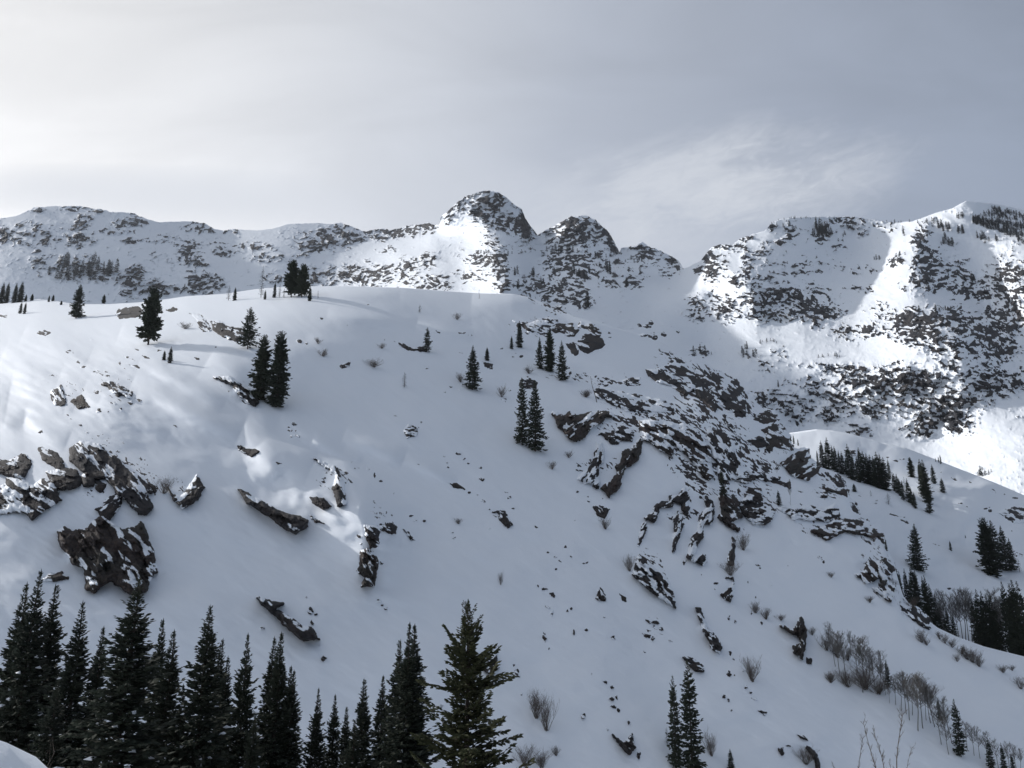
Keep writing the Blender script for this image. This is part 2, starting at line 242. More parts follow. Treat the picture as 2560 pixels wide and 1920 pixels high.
tpsE = TPS([(a, b) for a, b, _ in CE], [1000/c for *_, c in CE], 2e-4)
def valleyY(px, py):
    px, py = np.asarray(px, float), np.asarray(py, float)
    Y = 1000/np.clip(tpsE(px, py), 1.2, 8)
    fold = 9*np.exp(-((py-(1192+(px-2090)*.37))/14)**2)*np.clip((px-2040)/50, 0, 1)*np.clip((2330-px)/80, 0, 1)
    crest = 9*np.exp(-((py-1218)/12)**2)*np.exp(-((px-2430)/70)**2)
    return Y-fbm(px/90, py/60, 141, 4, .5)*6*Y/400-fold-crest-fbm(px/20, py/16, 151, 3)*.9
# ---- foreground bank below the camera
def nearz(x, y):
    x, y = np.asarray(x, float), np.asarray(y, float)
    b = 4.05*np.exp(-((x+11.5)/3.2)**2-((y-17)/6.)**2)
    z = -2.2-.27*np.maximum(y, -8)+b-.05*np.abs(x)*.3 - .12*np.maximum(x, 0)*.4
    return CAMZ+z+fbm(x/9, y/9, 161, 4)*.5*np.clip((y-4)/10, .2, 1)
def interp(tab, x):
    a = np.array(tab, float); return np.interp(x, a[:, 0], a[:, 1])
# ------------------------------------------------------------------ mesh helpers
def mesh_np(name, V, Fc, mats, midx=None, smooth=True, attr=None):
    me = bpy.data.meshes.new(name); n = len(Fc); k = Fc.shape[1]
    me.vertices.add(len(V)); me.vertices.foreach_set('co', np.ascontiguousarray(V, np.float32).ravel())
    me.loops.add(n*k); me.loops.foreach_set('vertex_index', np.ascontiguousarray(Fc, np.int32).ravel())
    me.polygons.add(n); me.polygons.foreach_set('loop_start', np.arange(0, n*k, k, dtype=np.int32))
    me.polygons.foreach_set('loop_total', np.full(n, k, np.int32))
    for m in mats: me.materials.append(m)
    if midx is not None: me.polygons.foreach_set('material_index', np.asarray(midx, np.int32))
    me.polygons.foreach_set('use_smooth', np.full(n, smooth, bool))
    for an, av in (attr or {}).items():
        a = me.attributes.new(an, 'FLOAT', 'POINT'); a.data.foreach_set('value', np.asarray(av, np.float32))
    me.update(); me.validate()
    return me
def link(name, data, parent=None, **props):
    o = bpy.data.objects.new(name, data); C.objects.link(o)
    if parent is not None: o.parent = parent
    for k, v in props.items(): o[k] = v
    return o
def gridfaces(nr, nc):
    i = np.arange(nr*nc).reshape(nr, nc)
    return np.stack([i[:-1, :-1], i[1:, :-1], i[1:, 1:], i[:-1, 1:]], -1).reshape(-1, 4)
# ------------------------------------------------------------------ materials
def newmat(name):
    m = bpy.data.materials.new(name); m.use_nodes = True; m.node_tree.nodes.clear(); return m, G(m.node_tree)
def finish(m, g, **ins):
    p = g.n('ShaderNodeBsdfPrincipled', ins); o = g.n('ShaderNodeOutputMaterial'); m.node_tree.links.new(p.outputs[0], o.inputs[0]); return m
def snowrock(name, fine, amp, tint=(.060, .055, .055), tint2=(.085, .062, .052), bumpd=.3, bscale=1.):
    """snow cover broken by bare rock; the mesh attribute 'rock' says where rock breaks through"""
    m, g = newmat(name)
    co_ = g.n('ShaderNodeTexCoord').outputs['Object']
    at = g.n('ShaderNodeAttribute', attribute_name='rock').outputs['Fac']
    nz = g.n('ShaderNodeTexNoise', {'Vector': co_, 'Scale': fine, 'Detail': 6., 'Roughness': .65}).outputs[0]
    v = g.m('MULTIPLY_ADD', g.m('SUBTRACT', nz, .5), amp, at)
    mask = g.m('MULTIPLY_ADD', v, 14., .5, clamp=True)
    big = g.n('ShaderNodeTexNoise', {'Vector': co_, 'Scale': fine*.12, 'Detail': 4., 'Roughness': .6}).outputs[0]
    vor = g.n('ShaderNodeTexVoronoi', {'Vector': co_, 'Scale': fine*.9}, feature='DISTANCE_TO_EDGE').outputs[0]
    rc = g.mix(g.ramp(big, [(.42, (0, 0, 0)), (.6, (1, 1, 1))]), (*tint, 1), (*tint2, 1))
    nz2 = g.n('ShaderNodeTexNoise', {'Vector': co_, 'Scale': fine*2.5, 'Detail': 5., 'Roughness': .7}).outputs[0]
    rc = g.mix(g.ramp(nz2, [(.35, (0, 0, 0)), (.7, (1, 1, 1))]), rc, (.028, .028, .032, 1))
    rc = g.mix(g.ramp(vor, [(0, (.5,)*3), (.06, (0, 0, 0))]), rc, (.012, .012, .014, 1))
    sn = g.mix(big, (.79, .84, .90, 1), (.83, .865, .91, 1))
    col = g.mix(mask, sn, rc)
    bh = g.m('ADD', g.m('MULTIPLY', nz2, g.m('MULTIPLY_ADD', mask, 1., .12)), g.m('MULTIPLY', vor, mask))
    bp = g.n('ShaderNodeBump', {'Height': bh, 'Strength': bumpd, 'Distance': bscale})
    return finish(m, g, **{'Base Color': col, 'Roughness': g.m('MULTIPLY_ADD', mask, .2, .65), 'Normal': bp.outputs[0], 'Specular IOR Level': .2})
M_MTN = snowrock('mountain_snow_and_rock', .20, .40, bumpd=.5, bscale=3., tint=(.048, .049, .056), tint2=(.066, .058, .054))
M_HILL = snowrock('hillside_snow', 1.3, .20, bumpd=.45, bscale=.5)
M_OUT = snowrock('outcrop_rock', .9, .22, tint=(.034, .032, .034), tint2=(.055, .044, .038), bumpd=.5, bscale=.35)
M_OUTW = snowrock('outcrop_rock_warm', .9, .20, tint=(.068, .047, .038), tint2=(.048, .042, .032), bumpd=.6, bscale=.35)
def plainmat(name, c0, c1, scale, rough=.8, bump=0.):
    m, g = newmat(name); co_ = g.n('ShaderNodeTexCoord').outputs['Object']
    nz = g.n('ShaderNodeTexNoise', {'Vector': co_, 'Scale': scale, 'Detail': 4.}).outputs[0]
    rnd = g.n('ShaderNodeObjectInfo').outputs['Random']
    f = g.m('ADD', g.m('MULTIPLY', nz, 1.1), g.m('MULTIPLY_ADD', rnd, .3, -.2), clamp=True)
    return finish(m, g, **{'Base Color': g.mix(f, (*c0, 1), (*c1, 1)), 'Roughness': rough, 'Specular IOR Level': .15})
M_NEED = plainmat('conifer_needles', (.018, .024, .020), (.050, .058, .038), 9.)
M_NEEDF = plainmat('conifer_needles_far', (.022, .026, .028), (.036, .040, .040), 6.)
M_NEEDG = plainmat('fir_needles_green', (.020, .026, .014), (.066, .068, .032), 12.)
M_BARK = plainmat('conifer_bark', (.045, .035, .030), (.085, .07, .06), 20., .9)
M_ASP = plainmat('aspen_bark', (.10, .095, .09), (.19, .18, .165), 12., .85)
M_TWIG = plainmat('bare_twigs', (.08, .07, .065), (.17, .145, .125), 10., .9)
M_SNOW = plainmat('clinging_snow', (.80, .83, .88), (.86, .88, .91), 3., .6)
M_GREY = plainmat('dead_wood', (.07, .065, .06), (.14, .13, .12), 16., .9)
# ------------------------------------------------------------------ terrain sheets
HB = [('a', x) for x in [(300,1000,400,60,.35),(780,1080,200,60,.35),(1750,900,300,140,.35,30),(2000,1250,260,200,.45,40),(1300,1560,500,120,.40,15),(1900,1560,400,160,.5,20),(2100,1000,150,120,.4,45),(1650,740,160,40,.3,30)]]
HB += [('b', x) for x in [(100,500,350,350,.5,40),(420,640,160,130,.35,45),(300,1100,260,200,.4,40),(860,1180,240,120,.35),(500,1350,330,180,.42,30),(750,1500,260,110,.45,10),(1500,1580,200,60,.4,35),(60,1350,200,300,.45,60)]]
HB += [('c', x) for x in [(850,260,300,120,.4),(1000,160,120,60,.35),(1700,500,420,260,.5,40),(1850,900,180,120,.45,50),(1900,1080,160,60,.45,45),(2080,900,140,160,.45),(1700,1500,120,220,.3,80),(520,800,90,300,.4,85)]]
HB += [('d', x) for x in [(150,100,260,110,.45,40),(330,330,60,260,.4,80),(640,120,120,160,.4),(1000,300,260,220,.4),(1700,560,420,110,.35,8),(2050,280,180,110,.4,20),(1950,800,260,100,.35),(1250,450,120,80,.3)]]
HB += [('f', x) for x in [(350,800,160,130,.4,40),(430,950,120,100,.4),(640,1180,130,60,.35,40),(60,420,100,60,.4),(250,470,120,90,.4,45)]]
HB += [('A', x) for x in [(800,1180,120,50,.18),(420,1350,120,90,.22),(760,1340,130,70,.25,25),(1550,1360,120,80,.28,40),(620,1220,120,25,.2,15),(480,1170,70,30,.2,20)]]
HB += [('B', x) for x in [(1290,780,160,25,.4,22),(1370,840,60,20,.35),(1180,960,90,50,.3),(1120,1110,110,20,.25,20),(1200,930,110,40,.35)]]
HB += [('E', x) for x in [(1480,700,90,60,.35,50),(180,450,90,50,.2,40),(1500,1000,60,60,.2,50),(150,560,70,70,.2)]]
HB += [('D', x) for x in [(520,150,120,60,.3,45),(680,250,80,60,.3,50),(1600,280,60,110,.3,70),(880,330,90,40,.25),(420,330,60,60,.2)]]
def sheet(name, fn, sky, foot, x0, x1, dx, nr, mat, back=12, backstep=14, backslope=.55, jag=0., power=1.0):
    pxs = np.arange(x0, x1+dx, dx); nc = len(pxs)
    top = interp(sky, pxs)
    if jag: top = top+fbm(pxs/7, pxs*0, 201, 4, .6)*jag*(.4+2.2*density(pxs, top+8))
    bot = interp(foot, pxs) if isinstance(foot, list) else np.full(nc, float(foot))
    v = np.linspace(0, 1, nr)[:, None]**power
    PX = np.broadcast_to(pxs, (nr, nc)); PY = top*(1-v)+bot*v
    r = fn(PX, PY, True) if fn is mountainY else (fn(PX, PY), None)
    Y, R = r
    if R is None and fn is hillY:
        Dh = density(PX, PY, HB)*np.where(PX > 1350, 1.25, .8); wx = PX+fbm(PX/30, PY/30, 171, 3)*9; ry = PY-.42*wx
        R = Dh-uni(fbm(wx/11, ry/4., 173, 5, .66), .27); R = np.where(Dh < .03, -.5, R)
    if R is None: R = np.full(Y.shape, -.5)
    P = pt(PX, PY, Y)
    # the far side falls away behind the crest
    c = P[0]; d = c[:, :2]/np.linalg.norm(c[:, :2], axis=1)[:, None]
    rows = []
    for k in range(back, 0, -1):
        s = backstep*k*(1+k*.18); q = c.copy(); q[:, :2] += d*s; q[:, 2] -= s*backslope*min(1, .35+.12*k)
        q[:, 2] += fbm(pxs/60+k, pxs*0+k*.3, 205, 3)*s*.06; rows.append(q)
    V = np.concatenate([np.array(rows), P]); n2 = nr+back
    A = np.concatenate([np.full((back, nc), -.3), R])
    me = mesh_np(name, V.reshape(-1, 3), gridfaces(n2, nc), [mat], attr={'rock': A.ravel()})
    return link(name, me, kind='structure')
FASTQ = 1.0
sheet('mountains', mountainY, SKY_M, FOOT_M, -700, 3300, 2.2, 330, M_MTN, back=14, backstep=22, jag=2.2)
sheet('hillside', hillY, SKY_H, 2500, -900, 3400, 3.4, 520, M_HILL, back=12, backstep=7, backslope=.5, power=1.15)
sheet('valley_slope', valleyY, SKY_E, 1950, 1500, 3300, 4., 190, M_HILL, back=10, backstep=8, backslope=.5)
gx, gy = np.meshgrid(np.linspace(-160, 160, 260), np.linspace(-60, 112, 150))
me = mesh_np('foreground_bank', np.stack([gx, gy, nearz(gx, gy)], -1).reshape(-1, 3), gridfaces(150, 260)[:, ::-1], [M_HILL], attr={'rock': np.full(gx.size, -.5)})
link('foreground_bank', me, kind='structure')
gx, gy = np.meshgrid(np.linspace(-4500, 4500, 61), np.linspace(-3000, 6000, 61))
me = mesh_np('ground', np.stack([gx, gy, gx*0-30+fbm(gx/1500, gy/1500, 9, 3)*20], -1).reshape(-1, 3), gridfaces(61, 61)[:, ::-1], [M_HILL], attr={'rock': np.full(gx.size, -.5)})
link('ground', me, kind='structure')
# ------------------------------------------------------------------ rock outcrops
def polydist(px, py, poly):
    p = np.array(poly, float); q = np.roll(p, -1, 0); inside = np.zeros(px.shape, bool); d2 = np.full(px.shape, 1e9)
    for (x0, y0), (x1, y1) in zip(p, q):
        if y0 != y1:
            c = ((y0 > py) != (y1 > py)) & (px < (x1-x0)*(py-y0)/(y1-y0)+x0); inside ^= c
        L2 = max((x1-x0)**2+(y1-y0)**2, 1e-9); t = np.clip(((px-x0)*(x1-x0)+(py-y0)*(y1-y0))/L2, 0, 1)
        d2 = np.minimum(d2, (px-x0-t*(x1-x0))**2+(py-y0-t*(y1-y0))**2)
    return np.where(inside, 1, -1)*np.sqrt(d2)
SURF = dict(H=hillY, V=valleyY)
def outcrop(label, tile, poly, snow=.25, ang=25., surf='H', warm=False, thick=1.0, name='rock_outcrop', group=None, st=1.0):
    """a rock breaking out of the snow: its outline, strata tilt (ang) and share of clinging snow"""
    P = [T(tile, x, y) for x, y in poly]; a = np.array(P); lo, hi = a.min(0)-5, a.max(0)+5
    size = max(hi-lo)-10; st = 2.3 if tile in 'eD' and size > 45 else (1.15 if size > 60 else .9); step = float(np.clip(size/70, .8, 2.2))
    xs = np.arange(lo[0], hi[0]+step, step); ys = np.arange(lo[1], hi[1]+step, step)
    PX, PY = np.meshgrid(xs, ys); sd = int(abs(P[0][0]*7+P[0][1]*13)) % 9973
    jag = min(3.2, .10*size+.5)*(1. if name != 'stone' else 1.5)
    d = polydist(PX, PY, P)+fbm(PX/7, PY/7, sd, 4, .6)*jag+fbm(PX/22, PY/22, sd+5, 2)*jag
    Y0 = SURF[surf](PX, PY); mpp = Y0/F                      # metres per pixel there
    ca, sa = math.cos(math.radians(ang)), math.sin(math.radians(ang))
    U = PX*ca+PY*sa; W = -PX*sa+PY*ca
    f1, e1 = facets(U/(16*st)+fbm(PX/20, PY/20, sd+1, 2)*.4, W/(9.*st), sd+2); f2, e2 = facets(U/(6.5*st), W/(3.6*st), sd+4)
    d = d+(min(2.2, 1.0+size*.01) if size > 40 else 0)
    if tile == 'e': d = d+2.5; thick = thick*.6
    wpx = min(4., size*.12+1); th = thick*min(1.7, .25+size*.013)
    prof = np.where(d > 0, 1-np.exp(-d/wpx), d/2.5)
    D = th*(prof*1.25+np.clip(prof, 0, 1)*(f1*.36+f2*.12)+fbm(PX/4, PY/3, sd+6, 3)*.06*np.clip(prof, 0, 1))
    Yv = Y0-D/.62
    nN = fbm(U/(17*st), W/(6.5*st), sd+8, 5, .58)+f2*.06+f1*.08
    # snow lies where the surface leans back: compare the depth change going up
    lean = np.gradient(D, axis=0)/step; lean = lean/(np.std(lean)+1e-6)
    u = uni(nN, .27); s = snow
    R = (1-s)-u-.05*lean*min(1, s*4)
    gy = np.gradient(d, axis=0)/step
    R = R-.75*np.clip(gy+.15, 0, 1)*np.exp(-np.maximum(d, 0)/(2.5+size*.028))*(.55+.9*fbm(PX/9, PY/9, sd+12, 3))*(1. if size > 25 else .4)
    R = np.minimum(R, .35)
    R = np.where((d < .3) & (gy < .3), np.maximum(R, .0), R)
    keep = d > -4.5; idx = -np.ones(keep.shape, int)
    ok = keep[:-1, :-1] & keep[1:, :-1] & keep[1:, 1:] & keep[:-1, 1:]
    if not ok.any(): return None
    I = np.arange(keep.size).reshape(keep.shape)
    Fq = np.stack([I[:-1, :-1], I[1:, :-1], I[1:, 1:], I[:-1, 1:]], -1)[ok]
    V = pt(PX, PY, Yv).reshape(-1, 3); used = np.unique(Fq); mp_ = np.zeros(keep.size, int); mp_[used] = np.arange(len(used))
    ctr = V[used].mean(0)
    me = mesh_np(name, V[used]-ctr, mp_[Fq], [M_OUTW if warm else M_OUT], smooth=size > 40, attr={'rock': R.ravel()[used]})
    o = link(name, me, label=label, category='rock'); o.location = ctr
    if group: o['group'] = group
    return o
# the large outcrops, each told apart by its own look
for spec in [
 ('dark rounded boulder cut by the left edge of the hillside, with a thin snow cap', 'e', [(-60,240),(0,290),(100,290),(210,225),(260,240),(305,310),(270,370),(215,450),(130,440),(60,410),(-60,390)], .06, 20, {}),
 ('broad blocky ledge below the left-edge boulder, snow filling its cracks', 'e', [(-80,560),(60,540),(80,460),(200,470),(330,520),(440,470),(510,500),(560,580),(600,660),(520,710),(400,790),(320,855),(250,790),(130,780),(0,805),(-80,810)], .28, 35, {}),
 ('small slanting rock between the left-edge boulder and the long dark cliff', 'e', [(390,165),(430,160),(560,220),(610,280),(625,360),(580,370),(500,320),(430,270)], .08, 40, {}),
 ('smooth dark block with a straight lower edge, right of the blocky ledge', 'e', [(460,400),(560,380),(650,370),(750,390),(800,480),(780,520),(700,555),(590,565),(530,520)], .03, 10, {}),
 ('long dark cliff slanting down to the right above the big lower cliff', 'e', [(705,175),(800,100),(970,130),(1010,190),(1130,250),(1230,360),(1320,420),(1400,480),(1500,590),(1430,610),(1500,740),(1440,800),(1380,800),(1300,740),(1240,660),(1160,600),(1130,520),(1040,450),(940,470),(920,530),(830,520),(810,440),(850,400),(760,330),(700,270)], .12, 48, dict(thick=1.2)),
 ('thin rock sliver at the right end of the long dark cliff', 'e', [(1450,470),(1500,490),(1550,560),(1530,610),(1480,550)], .1, 50, {}),
 ('big reddish cliff face under a snow cap, low on the left above the firs', 'e', [(580,980),(640,950),(700,985),(840,985),(900,910),(1000,850),(1130,920),(1200,985),(1350,950),(1390,900),(1440,980),(1450,1060),(1500,1160),(1520,1270),(1545,1380),(1480,1430),(1450,1560),(1370,1610),(1280,1590),(1100,1450),(1010,1500),(930,1575),(860,1540),(850,1440),(830,1340),(720,1290),(620,1150),(585,1060)], .17, 50, dict(warm=True, thick=1.5)),
 ('small rock peering from the snow cap in the gap of the left cliffs', 'e', [(940,470),(1040,520),(1020,590),(980,600),(950,560)], .05, 30, {}),
 ('jagged rocky spine joining the upper snow cap to the big reddish cliff', 'e', [(1040,690),(1100,640),(1180,620),(1200,700),(1130,790),(1060,870),(1000,820),(950,760),(1030,740)], .3, -40, {}),
 ('flat olive rock lying in the snow left of the big reddish cliff', 'e', [(400,1460),(500,1410),(610,1385),(660,1440),(560,1465)], .1, 0, dict(warm=True, thick=.6)),
 ('snow filled rock cup, V shaped, right of the long dark cliff', 'D', [(800,320),(820,360),(860,365),(900,320),(940,260),(975,320),(950,370),(920,395),(870,418),(830,380)], .25, -30, {}),
 ('long dark wedge of rock undercutting the sunlit snow knoll', 'D', [(1135,330),(1180,350),(1240,380),(1330,435),(1400,455),(1470,480),(1460,510),(1410,548),(1350,515),(1280,460),(1180,400)], .08, 30, dict(thick=1.2)),
 ('rock sliver just right of the long dark wedge under the sunlit knoll', 'D', [(1480,455),(1545,495),(1500,490)], .05, 30, {}),
 ('long tapering rock fin pointing up left, alone in the snow above the firs', 'D', [(1230,845),(1270,860),(1350,875),(1310,900),(1380,940),(1440,980),(1490,990),(1520,1045),(1450,1055),(1390,1010),(1310,930),(1250,880)], .06, 38, dict(thick=1.1)),
 ('dark rock sunk in the brow of the sunlit snow knoll', 'D', [(1135,125),(1190,140),(1240,150),(1200,175),(1150,150)], .1, 20, dict(thick=.7)),
 ('small rock ledge in the middle of the sunlit snow knoll', 'D', [(1300,192),(1345,207),(1325,214)], .1, 20, dict(thick=.6)),
 ('curved chain of broken rock at the right end of the sunlit knoll', 'D', [(1500,185),(1550,200),(1610,235),(1635,300),(1650,400),(1610,410),(1585,330),(1600,260),(1540,220)], .38, 60, {}),
 ('cluster of lumpy rocks below the curved chain beside the sunlit knoll', 'D', [(1480,370),(1540,375),(1580,410),(1540,425),(1490,400)], .2, 10, {}),
 ('tall reddish rock with a pointed foot, in the middle of the open slope', 'E', [(90,700),(95,620),(130,615),(175,660),(178,720),(160,795),(105,790),(125,750),(80,715)], .08, 60, dict(warm=True)),
 ('broken rock pair above the tall reddish rock on the open slope', 'E', [(115,500),(190,510),(180,600),(145,615),(125,560)], .3, 40, {}),
 ('rounded rock right of the broken pair on the open slope', 'E', [(185,515),(245,485),(275,510),(268,545),(230,540)], .15, 20, {}),
 ('slanting brownish rock, the right one of the group on the open slope', 'E', [(300,520),(330,535),(368,580),(330,572)], .12, 40, {}),
 ('pair of stacked dark rocks half way down the middle slope', 'E', [(750,435),(785,435),(825,500),(800,515),(765,480)], .1, 55, {}),
 ('reddish rock at the tip of the sunlit drift on the middle slope', 'E', [(525,298),(560,303),(592,328),(540,325)], .05, 20, dict(warm=True, thick=.6)),
 ('hooked rock beside the crown of the big green fir', 'E', [(690,1195),(705,1150),(740,1105),(760,1180),(735,1215),(700,1205)], .3, -50, {}),
 ('narrow cliff edge along the fold of the slope, below the bare bush', 'E', [(1395,740),(1425,640),(1490,700),(1560,760),(1590,830),(1600,895),(1540,855),(1460,795)], .32, 42, dict(thick=1.1)),
 ('heart shaped olive rock beneath the long curved rib', 'E', [(1205,415),(1250,410),(1285,425),(1260,465),(1230,455)], .08, 50, {}),
 ('orange brown rock standing on the lower middle slope', 'E', [(1330,825),(1365,845),(1365,870),(1345,860)], .0, 50, dict(warm=True, thick=.6)),
 ('craggy rock left of the orange brown one on the lower slope', 'E', [(1218,850),(1240,790),(1268,830),(1265,862),(1235,862)], .25, 60, {}),
 ('dark hollowed rock at the bottom of the slope right of the big fir', 'E', [(1300,1500),(1350,1540),(1390,1500),(1407,1560),(1380,1592),(1345,1565)], .12, 45, {}),
 ('great dark boulder with a snow patch on its shoulder, right of the tree pair', 'c', [(-100,60),(60,90),(140,40),(230,110),(330,90),(450,60),(600,50),(680,60),(740,110),(640,115),(560,200),(420,290),(350,390),(280,440),(190,465),(110,400),(40,330),(-20,270),(-60,150)], .2, -35, dict(warm=True, thick=1.5)),
 ('cracked snowy crag under the great dark boulder', 'c', [(500,380),(570,300),(700,330),(790,310),(800,240),(900,230),(1000,300),(1030,400),(990,470),(900,440),(830,440),(800,490),(700,490),(620,420),(560,370)], .4, 15, {}),
 ('long curved rib of brown rock running down from the cracked crag', 'c', [(1100,390),(1135,440),(1120,600),(1060,740),(980,800),(900,800),(890,900),(850,980),(850,1050),(800,1140),(700,1210),(680,1240),(640,1170),(560,1110),(620,1070),(700,1020),(760,950),(800,870),(770,815),(840,760),(880,600),(960,560),(1020,490)], .06, -55, dict(warm=True, thick=1.2)),
 ('broken vertical rib of snowy blocks left of the long curved rib', 'c', [(510,490),(580,480),(610,600),(600,760),(540,780),(520,900),(540,1010),(530,1110),(490,1110),(440,1020),(340,1040),(250,980),(260,910),(380,860),(440,780),(480,640)], .46, -60, {}),
 ('arched rib of rock stepping down left in the gully right of the curved rib', 'c', [(1510,1225),(1640,1200),(1700,1100),(1740,1090),(1780,1230),(1790,1470),(1720,1480),(1690,1400),(1680,1320),(1560,1290),(1560,1360),(1380,1400),(1320,1550),(1290,1570),(1180,1520),(1290,1460),(1330,1330),(1400,1300),(1520,1290)], .2, -40, {}),
 ('thin cracked rib hanging below the arched rib', 'c', [(1570,1530),(1640,1440),(1700,1500),(1710,1600),(1640,1780),(1600,1950),(1560,2000),(1580,1700)], .45, -70, {}),
 ('small rocks trailing down left from the arched rib', 'c', [(1120,1600),(1190,1560),(1210,1660),(1160,1800),(1080,1900),(1100,1750)], .5, -60, {}),
 ('wide red brown cliff band streaked with snow ledges', 'c', [(1100,190),(1250,150),(1320,110),(1450,180),(1620,220),(1780,240),(1900,300),(2000,480),(2080,560),(2080,800),(2140,940),(2050,990),(1960,900),(1850,760),(1700,600),(1560,470),(1560,680),(1400,580),(1250,470),(1140,420),(1100,300)], .42, 30, dict(warm=True, thick=1.3)),
 ('triangular dark cliff tilting right near the top edge of the hill', 'a', [(1290,900),(1400,890),(1540,870),(1600,840),(1650,760),(1800,790),(1880,880),(1960,950),(2010,1050),(1990,1190),(1900,1210),(1860,1270),(1740,1200),(1640,1130),(1450,1070),(1330,990)], .33, 25, dict(thick=1.3)),
 ('broad field of snow mottled rubble below the triangular cliff', 'a', [(600,1200),(650,1150),(800,1180),(1000,1230),(1250,1270),(1450,1300),(1560,1340),(1680,1460),(1640,1490),(1500,1480),(1300,1470),(1150,1500),(1000,1450),(900,1400),(840,1390),(770,1350),(740,1310),(640,1300)], .50, 18, {}),
 ('lens shaped rock left of the triangular cliff', 'a', [(950,1065),(1100,1030),(1220,1030),(1150,1080),(1240,1100),(1200,1120),(1080,1125)], .2, 10, {}),
 ('wavy dark rock band over the snow bowl, highest of the central crags', 'a', [(-50,330),(50,280),(110,270),(200,290),(290,270),(310,340),(370,280),(400,250),(480,290),(560,290),(640,330),(660,400),(650,450),(600,400),(500,350),(400,320),(350,380),(300,440),(240,440),(180,400),(120,370),(40,400)], .12, 15, dict(warm=True)),
 ('round heap of dark blocks under the wavy rock band', 'a', [(320,530),(420,470),(430,420),(540,410),(640,450),(700,470),(730,560),(690,600),(600,630),(500,680),(440,660),(380,600)], .22, 15, {}),
 ('drooping dark boulder beside the heap of blocks', 'a', [(190,550),(290,540),(380,640),(390,700),(320,720),(270,690)], .08, 50, {}),
 ('snow dusted crag left of the wavy rock band, above the tree trio', 'B', [(1105,900),(1200,925),(1270,890),(1330,875),(1380,890),(1390,910),(1340,940),(1350,1010),(1290,985),(1200,970),(1180,930)], .4, 20, {}),
 ('rocky strip following the crest right of the triangular cliff', 'a', [(1960,830),(2060,860),(2150,930),(2260,1000),(2300,1150),(2330,1300),(2250,1420),(2180,1300),(2080,1180),(2040,1080),(2050,980)], .38, 40, {}),
 ('dark heavy cliff on the hill edge with an olive streak below', 'b', [(-60,200),(60,150),(200,240),(320,290),(400,400),(440,520),(460,600),(460,780),(340,780),(200,700),(100,610),(50,720),(-60,640),(-200,500),(-250,300)], .2, 35, dict(thick=1.3)),
 ('narrow rock strip on the hill edge below the dark heavy cliff', 'b', [(450,440),(530,520),(560,640),(600,700),(590,800),(520,740),(460,640)], .3, 55, {}),
 ('olive dome of rock on the hill edge', 'b', [(590,810),(680,720),(760,690),(860,720),(910,820),(860,860),(720,860)], .06, 20, dict(warm=True)),
 ('steep triangular crag on the hill edge under the olive dome', 'b', [(680,970),(780,930),(850,860),(920,900),(1000,960),(1050,1050),(1070,1160),(1110,1240),(1000,1220),(860,1200),(830,1260),(730,1230),(800,1160),(740,1100),(780,1030)], .24, 30, dict(warm=True)),
 ('smooth dark slab left of the steep triangular crag', 'b', [(480,1110),(600,1080),(680,1070),(800,1160),(760,1190),(640,1210),(560,1170)], .03, 15, {}),
 ('layered tilted block with snow stripes, beside the dark fir wood', 'b', [(940,1430),(1100,1320),(1280,1230),(1320,1240),(1340,1330),(1380,1390),(1480,1460),(1480,1540),(1400,1590),(1330,1660),(1240,1640),(1100,1590),(1020,1500),(980,1460)], .22, -28, dict(warm=True, thick=1.3)),
 ('pair of upright dark rocks in the snow left of the smooth slab', 'b', [(100,760),(200,740),(230,830),(300,870),(350,960),(330,1000),(270,980),(180,880)], .3, 50, {}),
 ('snowy tumble of rock in the gully below the dark heavy cliff', 'b', [(-80,950),(60,960),(250,1070),(300,1140),(330,1290),(440,1430),(480,1540),(560,1640),(100,1660),(80,1480),(-60,1100)], .55, 50, {}),
 ('tall dark red buttress at the foot of the gully, behind a thin fir', 'd', [(540,330),(600,220),(640,180),(740,330),(830,400),(830,520),(860,620),(700,700),(840,780),(810,830),(700,770),(620,700),(530,620),(580,560),(560,420)], .1, 40, dict(warm=True, thick=1.3)),
 ('wide stepped buttress right of the tall dark red one', 'd', [(840,480),(880,380),(950,220),(1110,240),(1150,430),(1130,480),(1300,550),(1280,640),(1180,715),(1020,720),(930,640),(860,580)], .26, 15, dict(thick=1.3)),
 ('stacked dark ledges above the two buttresses', 'd', [(700,60),(800,-60),(920,-20),(1060,0),(1220,40),(1390,80),(1380,110),(1200,120),(1050,80),(950,150),(900,160),(800,130)], .35, 15, {}),
 ('flat tapering slab above the bare twig tree', 'd', [(1250,120),(1400,130),(1520,150),(1520,220),(1400,185)], .04, 10, {}),
 ('long ragged rib ending in a dark foot, left of the snow chute', 'd', [(360,340),(430,400),(460,500),(460,640),(420,740),(320,700),(310,900),(230,1020),(200,1100),(180,1160),(350,1150),(370,1230),(310,1280),(170,1230),(100,1180),(130,1080),(160,920),(250,800),(280,600),(370,470)], .3, -55, {}),
 ('narrow upright rock fin with a frosted bush at its foot', 'd', [(720,900),(750,920),(750,1100),(745,1290),(700,1290),(660,1270),(690,1100),(730,1060)], .12, 80, {}),
 ('lower tail of the upright fin, cracked and snowy', 'd', [(630,1470),(740,1430),(750,1580),(720,1700),(690,1790),(560,1700),(650,1640),(720,1580),(720,1490)], .45, -60, {}),
 ('long low ledge of thin snow covered strata', 'd', [(1370,500),(1620,470),(1800,480),(2000,510),(2150,440),(2190,520),(2210,640),(2000,680),(1800,660),(1560,650),(1500,580)], .58, 8, {}),
 ('overhanging brown ledge curving down the right edge of the hill', 'g', [(310,960),(460,900),(520,850),(690,850),(820,870),(830,940),(880,910),(950,980),(960,1060),(900,1010),(800,1000),(700,980),(620,960),(500,1010),(440,1030),(370,980)], .22, 10, dict(warm=True)),
 ('crumbling edge rock just under the dark fir wood', 'g', [(440,430),(520,450),(600,520),(610,560),(560,560),(500,500)], .3, 40, {}),
